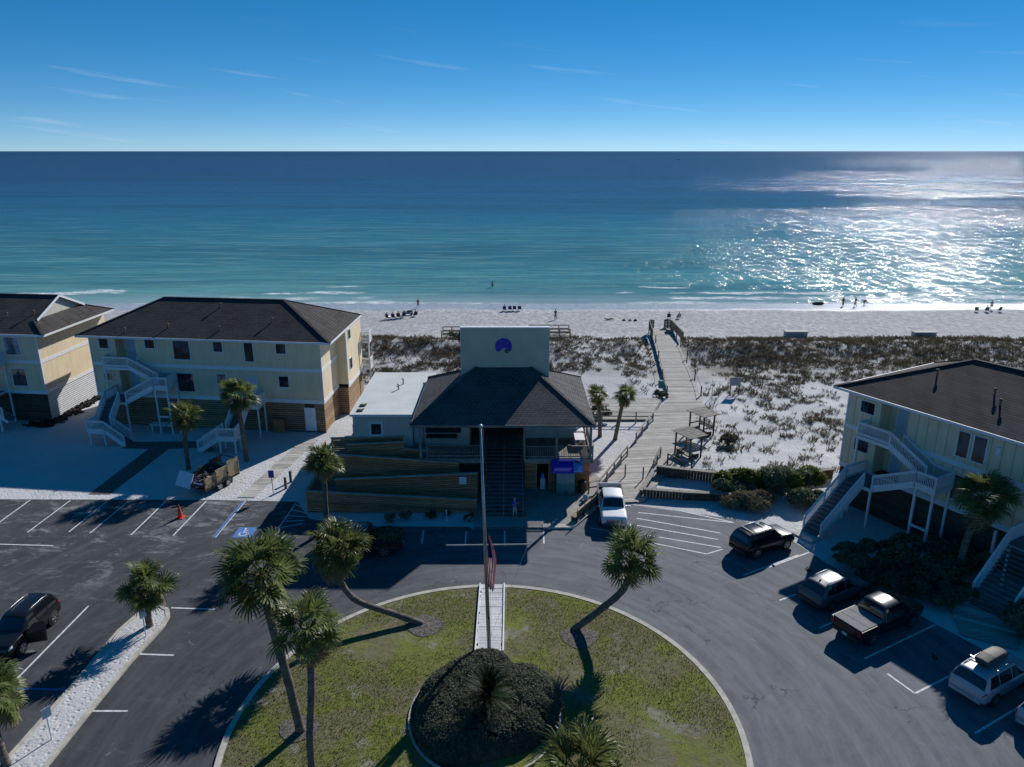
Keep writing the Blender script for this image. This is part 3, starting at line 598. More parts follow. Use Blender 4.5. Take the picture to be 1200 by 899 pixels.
    for d in doors:
        s0, s1, z0, z1 = d[:4]; t_ = d[4] if len(d) > 4 else 0.0
        m = MB(T); m.box(s0, t_ - .08, z0, s1, t_ + .03, z1); dd = m.build('door', d[5] if len(d) > 5 else 'door_blue', root)
        MB(T).bar((s1 - .12, t_ + .05, (z0 + z1) / 2 - .05), (s1 - .12, t_ + .05, (z0 + z1) / 2 + .08), .04).build('handle', 'metal_grey', dd)
        m = MB(T)
        for a, b in ((s0 - .09, s0 - .003), (s1 + .003, s1 + .09)): m.box(a, t_ + .001, z0, b, t_ + .05, z1 + .09)
        m.box(s0 - .002, t_ + .001, z1 + .003, s1 + .002, t_ + .05, z1 + .09); m.build('door_frame', 'white_paint', dd)
    return root, T
def main_stair(root, T, turned, deck=True):
    sc_ = bpy.data.objects.new('exterior_staircase', None); COL.objects.link(sc_); sc_.parent = root; sc_.empty_display_size = .2
    P = sc_
    landing(T, P, 1.75, 4.4, .05, 1.05, 6.5, ((1.85, .98),), base=0.0); railing(T, P, [(1.8, .05, 6.5), (1.8, 1.0, 6.5), (4.4, 1.0, 6.5)])
    flight(T, P, (4.4, 6.5), (7.4, 4.9), 's', .12, 1.0, 8); railing(T, P, [(4.42, 1.02, 6.5), (7.4, 1.02, 4.95)]); railing(T, P, [(4.9, .12, 6.3), (7.4, .12, 4.95), (8.8, .12, 4.9)])
    landing(T, P, 7.4, 8.85, .05, 2.2, 4.9, ((7.5, 2.1), (8.75, 2.1), (8.75, .2))); railing(T, P, [(7.4, 2.2, 4.9), (8.85, 2.2, 4.9), (8.85, .15, 4.9)])
    flight(T, P, (7.4, 4.9), (4.4, 3.3), 's', 1.12, 2.18, 8); railing(T, P, [(7.4, 2.2, 4.9), (4.4, 2.3, 3.35)])
    landing(T, P, 2.15, 4.4, .05, 2.3, 3.3, ((2.3, 2.2), (4.3, 2.2))); railing(T, P, [(2.2, .1, 3.3), (2.2, 2.3, 3.3)])
    MB(T).box(7.42, 2.1 - .03, 1.75, 8.7, 2.16, 1.9).build('cross_beam', 'white_paint', P)
    if turned:
        flight(T, P, (2.3, 3.3), (4.4, 1.5), 't', 2.25, 3.65, 9); railing(T, P, [(2.2, 2.3, 3.3), (2.2, 4.4, 1.55)]); railing(T, P, [(3.7, 2.3, 3.3), (3.7, 4.4, 1.5)])
        landing(T, P, 2.1, 3.8, 4.4, 5.75, 1.5, ((2.2, 5.65), (3.7, 5.65))); railing(T, P, [(2.1, 4.4, 1.5), (2.1, 5.75, 1.5), (3.8, 5.75, 1.5)])
        flight(T, P, (3.8, 1.5), (5.7, .05), 's', 4.45, 5.7, 8); railing(T, P, [(3.8, 5.75, 1.5), (5.7, 5.75, .1)]); railing(T, P, [(3.8, 4.42, 1.5), (5.7, 4.42, .1)])
    else:
        flight(T, P, (2.3, 3.3), (6.6, .15), 't', 2.25, 3.65, 14); railing(T, P, [(2.2, 2.3, 3.3), (2.2, 4.5, 1.7), (2.2, 6.5, .2)]); railing(T, P, [(3.7, 2.3, 3.3), (3.7, 4.5, 1.7), (3.7, 6.5, .2)])
        MB(T).box(2.1, 6.5, .0, 3.8, 7.6, .12).build('foot_slab', 'concrete', P)
    return P
BG = dict(glass='window_glass')
# middle-left house
O2, u2, v2 = (-42.45, 72.4), (.9932, -.1166), (.035, 1.0)
h2, T2 = house('long cream two storey house with two white outside stairs, left of the flat roofed annex', O2, u2, v2, 24.0, 12.3,
    [(1.05, 2.0, 8.1, 9.1), (5.95, 6.93, 8.25, 9.1, dict(mull=0)), (8.88, 10.58, 7.2, 9.1), (13.1, 14.03, 8.1, 9.1), (16.28, 17.18, 7.2, 9.1, dict(mull=0, rail=False)), (19.55, 20.53, 8.1, 9.1),
     (1.0, 1.95, 4.75, 5.5, dict(mull=1)), (8.9, 10.6, 3.85, 5.75), (13.1, 14.03, 4.75, 5.8), (19.55, 20.53, 4.7, 5.8)],
    [(3.2, 4.1, 6.5, 8.7, -1.3), (3.1, 4.05, 3.4, 5.6, -1.3), (16.35, 17.2, 3.4, 5.55), (21.97, 22.93, .15, 2.5, -.06, 'white_door')], [(2.75, 4.9)],
    vents=[(8, .25, 0), (13.5, .22, 0), (3.8, .12, 0), (12.2, .78, 0), (18.5, .45, 0)], bump=(5.6, 12.3, 1.1))
for z0, z1 in ((8.0, 9.0), (4.7, 5.9)): window_part(T2, h2, -7.6, -6.6, z0, z1, 24.0 + 1.1, axis=1)
s2 = main_stair(h2, T2, True)
s3 = bpy.data.objects.new('exterior_staircase', None); COL.objects.link(s3); s3.parent = h2
landing(T2, s3, 15.6, 18.0, .05, 2.2, 3.3, ((17.9, 2.1), (15.7, 2.1), (17.9, .3))); railing(T2, s3, [(18.0, .1, 3.3), (18.0, 2.2, 3.3), (17.05, 2.2, 3.3)])
flight(T2, s3, (2.2, 3.3), (4.85, 1.5), 't', 15.75, 17.0, 9); railing(T2, s3, [(15.7, 2.2, 3.3), (15.7, 4.85, 1.55)]); railing(T2, s3, [(17.05, 2.2, 3.3), (17.05, 4.85, 1.55), (17.1, 6.2, 1.5), (15.4, 6.2, 1.5), (13.3, 6.2, .1)])
landing(T2, s3, 15.4, 17.1, 4.85, 6.2, 1.5, ((15.5, 6.1), (17.0, 6.1), (17.0, 4.9), (15.5, 4.95))); flight(T2, s3, (15.4, 1.5), (13.3, .05), 's', 4.95, 6.15, 8); railing(T2, s3, [(15.4, 4.9, 1.5), (13.3, 4.9, .1)])
# sea-side balcony at the far corner
bcy = bpy.data.objects.new('balcony', None); COL.objects.link(bcy); bcy.parent = h2
for z in (3.4, 6.5): landing(T2, bcy, 24.2, 26.0, -13.6, -12.35, z, ((25.9, -12.5),)); railing(T2, bcy, [(24.2, -12.4, z), (26.0, -12.4, z), (26.0, -13.6, z)])
bn = thing('potting_bench', 'white slatted bench under the stairs beside the base of the long cream house', 'bench', T2(8.0, 1.6, 0))
m = MB(T2); m.box(6.2, 1.0, .75, 9.6, 1.9, .85); m.build('bench_top', 'white_paint', bn); 
for s in (6.4, 9.4): MB(T2).box(s - .06, 1.1, -.02, s + .06, 1.8, .745).build('leg', 'white_paint', bn)
pl = tag(MB(T2).box(18.6, .25, 0, 19.8, .45, 1.35).build('plywood_panel', 'brown_wood'), 'brown plywood panel leaning on the slatted base under the second stair', 'panel')
MB(T2).box(18.75, .452, .1, 18.87, .49, 1.25).build('batten', 'brown_wood', pl)

# left house, runs out of the frame
O1 = (-48.0 - 24 * .9932, 72.75 + 24 * .1166)
h1, T1 = house('cream house cut by the left photo edge, with a small gablet on its roof ridge', O1, u2, (.03, 1.0), 24.0, 12.3,
    [(22.0 - 1.6, 22.0 - .0, 7.2, 9.0, dict(glass='blind_glass')), (22.1 - 1.5, 22.1, 3.9, 5.7)], [(17.5, 18.4, 6.5, 8.7), (17.5, 18.4, 3.4, 5.6)], [], gablet=6.8, vents=[(22.2, .5, 0), (19.5, .42, 0)], slat_mat='dark_wood')
st = bpy.data.objects.new('exterior_staircase', None); COL.objects.link(st); st.parent = h1
landing(T1, st, 17.0, 20.2, .05, 2.4, 6.5, ((20.1, 2.3), (17.2, 2.3), (20.1, .3))); railing(T1, st, [(17, 2.4, 6.5), (20.2, 2.4, 6.5), (20.2, .1, 6.5)])
landing(T1, st, 16.5, 19.4, .05, 2.0, 3.3, ((19.3, 1.9), (17.0, 1.9))); railing(T1, st, [(16.5, 2.0, 3.3), (18.0, 2.0, 3.3)]); flight(T1, st, (18.1, 3.3), (21.6, 1.2), 's', 2.1, 3.2, 9); railing(T1, st, [(18.1, 3.2, 3.3), (21.2, 3.2, 1.5)])
for s in (18.6, 19.6, 20.8): MB(T1).box(s - .07, 3.1, 0, s + .07, 3.25, 1.6).build('post', 'white_paint', st)
# rubble along the foot of the left house: uncountable
rb = MB()
for k in range(330):
    q = RNG.random(); s_ = 24.0 + RNG.normal(.25, .35); t_ = -q * 12.5 + 1.2; c = T1(s_, t_, .1) if RNG.random() < .75 else T1(22.2 + 2.4 * RNG.random(), .5 + 1.0 * RNG.random(), .07)
    a, b, h_ = RNG.random(3) * .28 + .06; an = RNG.random() * 3
    dx_ = Vector((math.cos(an), math.sin(an), RNG.normal(0, .3))).normalized() * a * 1.6; rb.bar(Vector(c) - dx_, Vector(c) + dx_, b, h_ * .7)
rb.build('rubble', 'black_mulch_wood', kind='stuff')
# right house, seen at an angle
OR_, uR = (26.2, 54.7), (.5, -.866)
hr, TR = house('cream house at the right edge, set at an angle, white stair down to the cars', OR_, uR, (.866, .5), 26.0, 12.6,
    [(1.1, 2.25, 7.95, 8.85), (1.0, 2.2, 4.8, 5.75), (8.6, 9.35, 7.05, 8.85, dict(mull=0, rail=False)), (9.65, 10.45, 7.05, 8.85, dict(mull=0, rail=False)), (8.5, 10.2, 3.9, 5.7), (16, 17.5, 7.2, 9.0)],
    [(3.35, 4.3, 6.5, 8.7, -1.3), (3.35, 4.3, 3.4, 5.6, -1.3), (13.9, 14.8, 3.4, 5.6)], [(2.75, 4.9)], vents=[(4.3, .62, 0), (8.7, .55, 0), (9.6, .42, 0), (14.6, .72, 0), (13.2, .5, 0)], end_face='left', ohs=(1.2, 1.2), slat_mat='dark_wood')
sR = main_stair(hr, TR, False)
ml_ = MB(TR); ml_.box(11.1, .002, 8.0, 11.4, .16, 8.55); ml_.build('wall_lamp', 'white_paint', hr)
s4 = bpy.data.objects.new('exterior_staircase', None); COL.objects.link(s4); s4.parent = hr
landing(TR, s4, 13.6, 17.5, .05, 1.6, 3.3, ((13.7, 1.5), (17.3, 1.5))); flight(TR, s4, (1.6, 3.3), (5.3, .1), 't', 13.7, 16.0, 15, riser=False); railing(TR, s4, [(13.65, .1, 3.3), (13.65, 1.6, 3.3), (13.65, 4.9, .35)]); railing(TR, s4, [(16.05, 1.6, 3.3), (16.05, 4.9, .35)])
for s in (6.5, 10.6, 12.2): MB(TR).box(s - .08, .2, 0, s + .08, .36, 3.0).build('post', 'white_paint', s4)

# ---------------------------------------------------------------- pavilion with tower wall and stair
pv = thing('beach_pavilion', 'raised beach pavilion with grey hipped roof, tall blank sign wall and central stair', 'building', (-.7, 56, 0))
X0, X1, Y0, Y1 = -7.95, 6.53, 54.5, 67.6; ZE = 6.5
rf = MB(); A = [(X0, Y0, ZE), (X1, Y0, ZE), (X1, Y1, ZE), (X0, Y1, ZE)]; r0 = (-3.02, 61.05, 9.38); r1 = (1.6, 61.05, 9.38); rf.add(A + [r0, r1], [(0, 1, 5, 4), (1, 2, 5), (2, 3, 4, 5), (3, 0, 4)])
ro = rf.build('roof', 'roof_grey', pv)
sf = MB(); sf.box(X0 + .03, Y0 + .03, ZE - .18, X1 - .03, Y1 - .03, ZE - .02); sf.build('soffit', 'dark_wood', ro)
fa = MB()
for a, b in zip(A, A[1:] + A[:1]): fa.bar((a[0], a[1], ZE - .09), (b[0], b[1], ZE - .09), .05, .19)
fa.build('fascia', 'grey_wood', ro); cp = MB()
for a, b in ((A[0], r0), (A[1], r1), (A[2], r1), (A[3], r0)): cp.bar((*a[:2], a[2] + .03), (*b[:2], b[2] + .03), .26, .05)
cp.build('ridge_cap', 'roof_grey', ro)
tw = MB(); tw.box(-4.31, 61.0, 6.6, 3.12, 61.45, 12.78); two = tw.build('sign_wall', 'tower_paint', pv)
m = MB(); m.box(-4.36, 60.96, 12.783, 3.17, 61.5, 12.86); m.box(-4.37, 60.965, 8.0, -4.312, 61.5, 12.78); m.box(3.122, 60.965, 8.0, 3.18, 61.5, 12.78); m.build('wall_coping', 'panel_blue' if False else 'sign_white', two)
for x in (-3.6, 2.4): MB().bar((x, 61.46, 12.2), (x, 64.0, 8.4), .15).build('brace', 'grey_wood', two)
# emblem: blue disc with a notch cut from below and a dark green round in it
e = MB(); cx_, cz_, r_ = -.72, 11.2, .72; y = 60.965; pts = []
for k in range(33): a = R(-42 + k * (264) / 32); pts.append((cx_ + r_ * math.cos(a), cz_ + r_ * math.sin(a)))
pts += [(cx_ - .32, cz_ - .42), (cx_ - .1, cz_ - .2), (cx_ + .15, cz_ - .1), (cx_ + .38, cz_ - .3)]
n = len(pts); c_ = (cx_, cz_ + .1)
e.add([(c_[0], y, c_[1])] + [(p[0], y, p[1]) for p in pts] + [(p[0], 60.999, p[1]) for p in pts], [(0, 1 + k, 1 + (k + 1) % n) for k in range(n)] + [(1 + k, 1 + n + k, 1 + n + (k + 1) % n, 1 + (k + 1) % n) for k in range(n)])
e.build('emblem', 'emblem_blue', two); MB().disc((cx_ + .27, 60.95, cz_ - .38), (0, 1, 0), .2, .05, 16).build('emblem_dot', 'emblem_green', two)
# deck, lower walls, posts
dk = 3.2
for k in range(28):
    a = -7.6 + k * .14 * 3.55; b = a + .49
    if b < -2.2 or a > 1.1 or True:
        MB().box(a, 55.73 if not (-2.6 < a < 1.0) else 58.4, dk - .06, b - .012, 67.18, dk).build('deck_plank', 'grey_wood', pv)
MB().box(-7.58, 55.75, dk - .16, -2.26, 67.15, dk - .065).build('deck_gap_blocker', 'dark_wood', pv); MB().box(-2.2, 58.45, dk - .16, .95, 67.15, dk - .065).build('deck_gap_blocker', 'dark_wood', pv); MB().box(1.02, 55.75, dk - .16, 6.48, 67.15, dk - .065).build('deck_gap_blocker', 'dark_wood', pv)  # added under the planks to block light coming up through the gaps
fr = MB(); fr.box(-7.6, 55.62, dk - .4, -2.25, 55.72, dk - .062); fr.box(1.0, 55.62, dk - .4, 6.6, 55.72, dk - .062); fr.box(6.5, 55.73, dk - .4, 6.6, 67.2, dk - .062); fr.build('rim_board', 'grey_wood', pv)
for k in range(16):   # plank cladding under the deck, right of the stair, with a door opening
    z0 = .13 + k * .17; z1 = z0 + .15
    for a, b in ((1.05, 2.0), (3.1, 6.4)): MB().box(a, 56.4, z0, b, 56.46, z1).build('wall_plank', 'brown_wood', pv)
    MB().box(6.36, 56.47, z0, 6.42, 66.8, z1).build('wall_plank', 'brown_wood', pv)
bk = MB(); bk.box(1.05, 56.5, .1, 2.0, 56.6, dk - .42); bk.box(3.1, 56.5, .1, 6.34, 56.6, dk - .42); bk.box(6.2, 56.61, .1, 6.34, 66.8, dk - .42); bk.box(-7.5, 58.5, .0, 6.1, 58.6, dk - .07); bk.build('under_wall', 'dark_wood', pv)
for x in (2.0, 3.05): MB().box(x - .06, 56.34, .12, x + .06, 56.44, 2.5).build('door_post', 'tan_wood', pv)
MB().box(2.06, 56.34, 2.42, 2.99, 56.44, 2.55).build('door_lintel', 'tan_wood', pv)
for x, y in ((-7.4, 55.8), (-2.35, 55.8), (1.0, 55.8), (6.35, 55.8), (6.35, 61.5), (6.35, 66.9), (-7.4, 66.9), (3.6, 55.8)): MB().box(x - .09, y - .09, dk - .05, x + .09, y + .09, ZE - .18).build('post', 'grey_wood', pv)
# upper rooms set back on the deck
up = MB(); up.box(-7.4, 58.6, dk, -3.6, 66.5, ZE - .19); up.box(1.2, 60.2, dk, 5.6, 66.5, ZE - .19); up.box(-3.597, 65.8, dk, 1.197, 66.5, ZE - .19); up.build('wall', 'siding_pale', pv)
cn = MB(); cn.box(-7.2, 57.6, dk + .95, -4.6, 58.5, dk + 1.03); cn.build('serving_counter', 'dark_wood', pv)
bw_ = MB(); bw_.box(-7.3, 58.55, dk + 1.1, -4.3, 58.597, dk + 2.2); bw_.build('serving_hatch', 'dark_void', pv)
for z in (4.3, 5.0, 5.7): MB().box(1.3, 60.1, z, 5.5, 60.19, z + .12).build('shelf', 'grey_wood', pv)
def wrail(par, pts, h=1.05, mat='grey_wood', bal=.14, cap=.14, posts=True):
    m = MB(); b_ = MB()
    for a, b in zip(pts, pts[1:]):
        m.bar((a[0], a[1], a[2] + h), (b[0], b[1], b[2] + h), cap, .045); m.bar((a[0], a[1], a[2] + h * .5), (b[0], b[1], b[2] + h * .5), .04, .12) if not bal else m.bar((a[0], a[1], a[2] + .12), (b[0], b[1], b[2] + .12), .04, .09)
        if bal:
            n = max(2, int(math.dist(a[:2], b[:2]) / bal))
            for k in range(1, n): p = lerpv(a, b, k / n); b_.bar((p[0], p[1], p[2] + .1), (p[0], p[1], p[2] + h), .035, .035)
    for p in pts if posts else (): m.bar((p[0], p[1], p[2] - .2), (p[0], p[1], p[2] + h - .025), .1, .1)
    o = m.build('railing', mat, par)
    if bal: b_.build('balusters', mat, par, kind='stuff')
    return o
wrail(pv, [(1.0, 55.75, dk), (3.6, 55.75, dk), (6.55, 55.75, dk), (6.55, 61, dk)]); wrail(pv, [(-6.9, 55.9, dk), (-2.35, 55.9, dk)])
# central stair
stp = bpy.data.objects.new('entrance_stair', None); COL.objects.link(stp); stp.parent = pv
for k in range(18):
    y = 51.6 + k * .37; z = .12 + (k + 1) * (dk - .12) / 18
    MB().box(-2.15, y, z - .06, .9, y + .36, z).build('step', 'tread_grey', stp); 
rs = MB()
for x in (-2.2, .95): rs.bar((x, 51.6, .1), (x, 58.26, dk - .15), .06, .3)
rs.build('stringer', 'dark_wood', stp)
for x in (-2.1, -.65, .85):
    h = MB(); h.tube([(x, 51.5, .12), (x, 51.5, 1.05), (x, 58.1, dk + .95), (x, 58.1, dk)], .03, 6); h.tube([(x, 54.8, 1.7), (x, 54.8, 2.6)], .025, 6); h.build('handrail', 'metal_grey', stp)
# flat-roofed annex
an = thing('flat_roof_annex', 'low annex with pale flat roof and one small double window beside the pavilion', 'building', (-10.7, 58, 0))
m = MB(); m.box(-13.3, 58.2, -.2, -8.35, 70.2, 5.95); m.build('wall', 'siding_pale', an); MB().box(-8.347, 58.9, -.2, -7.45, 70.2, 5.9).build('link_wall', 'siding_pale', an)
m = MB(); m.box(-13.45, 58.05, 5.953, -8.3, 70.35, 6.12); m.box(-8.297, 58.75, 5.903, -7.5, 70.35, 6.08); rr2 = m.build('roof', 'flat_roof', an)
m = MB(); m.bar((-13.46, 58.02, 6.04), (-8.3, 58.02, 6.04), .05, .2); m.bar((-13.48, 58.04, 6.04), (-13.48, 70.35, 6.04), .05, .2); m.build('fascia', 'white_paint', rr2)
for x, y in ((-10.2, 66.5), (-10.4, 64.8)): MB().tube([(x, y, 6.1), (x, y, 6.55)], .07, 8).ball((x, y, 6.6), .13, .13, .09, 8, 5).build('roof_vent', 'pipe_metal', rr2)
window_part(lambda s, t, z: (-13.3 + s, 58.2 - t, z), an, 1.5, 2.35, 4.3, 5.25, fw=.16)
MB().box(-8.3, 58.7, 3.3, -7.6, 58.9, 5.6).build('door', 'door_blue', an)
for x, y, l in ((-13.0, 58.9, 'left'), (-13.0, 60.2, 'right')):
    ld = MB(); ld.ball((x + .2, y, 6.2), .3, .22, .12, 8, 5); ld.tube([(x + .2, y, 6.2), (x + .55, y + .1, 6.3)], .06, 6)
    tag(ld.build('roof_exhaust', 'rust'), 'rusty exhaust cap lying on the flat roof edge, ' + ('nearer the front wall' if l == 'left' else 'farther from the front wall'), 'exhaust cap')
# ac unit beside annex
ac = thing('air_conditioner', 'grey air conditioner on the ground between the long house and the annex', 'air conditioner', (-15.0, 68.5, 0))
MB().box(-15.6, 68.0, .3, -14.4, 69.1, 1.5).build('case', 'metal_grey', ac); MB().disc((-15, 68.55, 1.51), (0, 0, 1), .42, .04, 16).build('fan_grille', 'black_metal', ac); MB().box(-15.8, 67.8, -.1, -14.2, 69.3, .297).build('plinth', 'concrete', ac)
tag(MB().box(-17.3, 66.6, -.05, -13.8, 68.0, .35).box(-16.9, 66.2, -.05, -14.2, 66.597, .18).build('concrete_steps', 'concrete'), 'low concrete steps between the long house and the annex', 'steps')

# ---------------------------------------------------------------- switchback ramp of plank walls
rp = thing('switchback_ramp', 'long switchback wheelchair ramp with brown plank side walls in front of the annex', 'ramp', (-9.3, 55.4, 0))
YS = [52.4, 53.9, 55.4, 56.9, 58.35]
XL, XR = -15.9, -2.75
def plank_wall(y, xa, xb, za, zb, ba, bb, th=.07, cap=True, mat='brown_wood'):
    """wall along x from xa to xb; top za..zb, foot ba..bb; planks follow the slope of the top"""
    H_ = max(za - ba, zb - bb); n = max(3, round(H_ / .19))
    for k in range(n):
        t0, t1 = k * .19, (k + 1) * .19 - .045
        a1, b1 = za - t0 - .045, zb - t0 - .045; a0, b0 = za - t1 - .045, zb - t1 - .045
        if a0 < ba - .02 and b0 < bb - .02: break
        a0 = max(a0, ba); b0 = max(b0, bb); a1 = max(a1, a0 + .002); b1 = max(b1, b0 + .002)
        vs = [(xa, y, a0), (xb, y, b0), (xb, y + th, b0), (xa, y + th, a0), (xa, y, a1), (xb, y, b1), (xb, y + th, b1), (xa, y + th, a1)]
        MB().add(vs, [(0, 3, 2, 1), (4, 5, 6, 7), (0, 1, 5, 4), (1, 2, 6, 5), (2, 3, 7, 6), (3, 0, 4, 7)]).build('plank', mat, rp)
    m = MB(); nb_ = int(abs(xb - xa) / 1.8) + 1
    for k in range(nb_ + 1):
        x = lerp(xa + .06, xb - .06, k / nb_); zt = lerp(za, zb, k / nb_); zb_ = lerp(ba, bb, k / nb_); m.box(x - .05, y + th + .005, min(zb_, 0) - .02, x + .05, y + th + .1, zt - .05)
    m.build('wall_post', mat, rp)
    if cap: MB().bar((xa - .05, y + th / 2, za), (xb + .05, y + th / 2, zb), .22, .045).build('cap_board', 'deck_wood', rp)
plank_wall(YS[0], XL, XR, 1.85, 1.1, -.02, -.02)
plank_wall(YS[1], -14.0, XR, 2.15, 2.7, .1, .1)
plank_wall(YS[2], -14.1, -4.3, 3.65, 2.95, .1, .1)
plank_wall(YS[2], -15.9, -14.1, 3.68, 3.65, .1, .1)
plank_wall(YS[3], -13.6, -8.9, 3.9, 4.15, .1, .1); plank_wall(YS[3], -8.9, XR, 3.55, 3.15, .1, .1)
plank_wall(YS[4] - .25, -15.2, -9.2, 4.0, 4.2, .1, .1)
for k in range(11):   # end wall, planks across
    z0 = .0 + k * .165; MB().box(XL - .075, YS[0], z0, XL - .005, YS[2], z0 + .145).build('plank', 'tan_wood' if k > 8 else 'brown_wood', rp)
for k in range(12): z0 = 1.85 + k * .165; MB().box(XL + .2, YS[2], z0, XL + .27, YS[4] - .25, z0 + .145).build('plank', 'brown_wood', rp)
MB().bar((XL - .04, YS[0] - .05, 1.86), (XL - .04, YS[2], 1.86), .2, .045).build('cap_board', 'tan_wood', rp)
for y0, y1, xa, xb, za, zb in ((YS[0], YS[1], XR, -14.2, .08, .85), (YS[1], YS[2], -14.2, XR, .9, 1.65), (YS[2], YS[3], XR, -14.2, 1.7, 2.45), (YS[3], YS[4], -14.2, -8.4, 2.5, 3.15)):
    MB().add([(xa, y0 + .1, za), (xb, y0 + .1, zb), (xb, y1 - .02, zb), (xa, y1 - .02, za), (xa, y0 + .1, za - .08), (xb, y0 + .1, zb - .08), (xb, y1 - .02, zb - .08), (xa, y1 - .02, za - .08)],
             [(0, 1, 2, 3), (7, 6, 5, 4), (0, 4, 5, 1), (1, 5, 6, 2), (2, 6, 7, 3), (3, 7, 4, 0)]).build('ramp_floor', 'grey_wood', rp)
MB().box(XL + .02, YS[0] + .1, .78, -14.2, YS[2] - .02, .86).build('ramp_landing', 'grey_wood', rp); MB().box(XL + .3, YS[2] + .12, 2.38, -14.2, YS[4] - .3, 2.46).build('ramp_landing', 'grey_wood', rp)
for x in (XR + .02,):
    for k in range(14): z0 = .1 + k * .17; MB().box(x, YS[1] + .1, z0, x + .06, YS[3], z0 + .15).build('plank', 'dark_wood', rp)
sg = tag(MB().box(-4.2, YS[1] - .05, 1.75, -3.62, YS[1] - .005, 2.5).build('wall_sign', 'sign_white'), 'small white notice board on the ramp wall near the flagpole', 'sign')
MB().box(-4.2, YS[1] - .056, 2.38, -3.62, YS[1] - .051, 2.5).build('sign_band', 'sign_blue', sg)
# ---------------------------------------------------------------- boardwalk over the dune
bwk = thing('boardwalk', 'wide weathered boardwalk running from the parking lot over the dune to the beach', 'boardwalk', (14, 67, 0))
def bwz(f): return .16 + .2 * f
def strip_planks(P0, P1, wl0, wr0, wl1, wr1, zf, n, mat='deck_wood', par=bwk, skew=0.0):
    """planks across the strip from P0 to P1; wl / wr distances left and right of the centre line at both ends"""
    d = Vector((P1[0] - P0[0], P1[1] - P0[1])); L = d.length; d /= L; q = Vector((-1.0, skew)).normalized()
    for k in range(n):
        f0, f1 = k / n, (k + 1) / n - .0; g = .018 / L
        vs = []
        jz = RNG.normal(0, .006); je = RNG.normal(0, .04)
        for z in (0, 1):
            for f, sd in ((f0, 1), (f0, -1), (f1 - g, -1), (f1 - g, 1)):
                wv = lerp(wl0, wl1, f) if sd > 0 else lerp(wr0, wr1, f); c = Vector(P0) + d * L * f + q * (sd * (wv + je))
                vs.append((c.x, c.y, zf(f) + jz - .05 * (1 - z)))
        MB().add(vs, [(3, 2, 1, 0), (4, 5, 6, 7), (0, 1, 5, 4), (1, 2, 6, 5), (2, 3, 7, 6), (3, 0, 4, 7)]).build('plank', mat, par)
strip_planks((8.6, 53.9), (17.7, 74.2), 2.6, 2.1, 2.9, 3.1, lambda f: .14 + .16 * f, 84, skew=-.12)
strip_planks((17.72, 74.24), (19.55, 80.0), 2.9, 3.1, 1.75, 1.9, lambda f: .30 + .04 * f, 24, skew=-.06)
strip_planks((19.57, 80.06), (22.55, 108.5), 1.75, 1.9, 1.7, 1.6, lambda f: .34 + .95 * f, 100)
pd = thing('picnic_deck', 'low weathered wooden deck beside the boardwalk behind the pavilion', 'deck', (11.8, 77, 0))
strip_planks((11.2, 73.0), (13.4, 80.0), 3.6, 3.2, 3.6, 3.6, lambda f: .22 + .03 * f, 26, par=pd)
js = MB()
for sx_ in (-1.6, 1.5): js.bar((8.6 + sx_, 54, .03), (18.4 + sx_, 79, .2), .1, .2); js.bar((19.57 + sx_ * .9, 80, .2), (22.55 + sx_ * .85, 108, 1.1), .1, .24)
js.build('joist', 'grey_wood', bwk)
def post_rail(name, label, pts, h=1.0, par=None, n_post=2.0, mid=True, mat='grey_wood', group='wooden rails along the boardwalk'):
    r_ = par or thing(name, label, 'railing', pts[0], 0, group)
    m = MB(); 
    for a, b in zip(pts, pts[1:]):
        m.bar((a[0], a[1], a[2] + h), (b[0], b[1], b[2] + h), .16, .05)
        if mid: m.bar((a[0], a[1], a[2] + h * .5), (b[0], b[1], b[2] + h * .5), .05, .13)
    m.build('top_rail', mat, r_)
    for a, b in zip(pts, pts[1:]):
        n = max(1, round(math.dist(a, b) / n_post))
        for k in range(n + (1 if b == pts[-1] else 0)): p = lerpv(a, b, k / n); MB().box(p[0] - .06, p[1] - .06, p[2] - .3, p[0] + .06, p[1] + .06, p[2] + h - .026).build('post', mat, r_)
    return r_
post_rail('wooden_railing', 'wooden rail on the left edge of the boardwalk, lower stretch starting at the pavilion', [(6.3, 55.6, .12), (7.2, 55.9, .14), (10.6, 63.2, .2)])
post_rail('wooden_railing', 'wooden rail on the left edge of the boardwalk, upper stretch turning along the picnic deck', [(11.9, 66.4, .2), (14.6, 72.3, .26), (7.6, 72.6, .26)])
post_rail('wooden_railing', 'short wooden rail on the right edge of the boardwalk beside the slatted shelters', [(12.4, 59.9, .16), (13.6, 63.0, .2)])
def rope_rail(label, pts):
    r_ = thing('rope_fence', label, 'fence', pts[0], 0, 'rope fences along the boardwalk'); m = MB()
    for a, b in zip(pts, pts[1:]):
        m.tube([(*a[:2], a[2] + .95), (*lerpv(a, b, .5)[:2], lerp(a[2], b[2], .5) + .8), (*b[:2], b[2] + .95)], .025, 5)
    m.build('rope', 'dark_wood', r_)
    for p in pts: MB().box(p[0] - .06, p[1] - .06, p[2] - .5, p[0] + .06, p[1] + .06, p[2] + 1.1).build('post', 'dark_wood', r_)
rope_rail('dark rope fence with thin posts along the left edge of the far boardwalk', [(17.7, 80.6, .36), (18.4, 87, .5), (19.3, 94.5, .8), (20.3, 102, 1.1)])
rope_rail('dark rope fence with thin posts along the right edge of the far boardwalk', [(21.6, 80.6, .36), (22.4, 87, .5), (23.1, 94.5, .8), (23.9, 102, 1.1)])
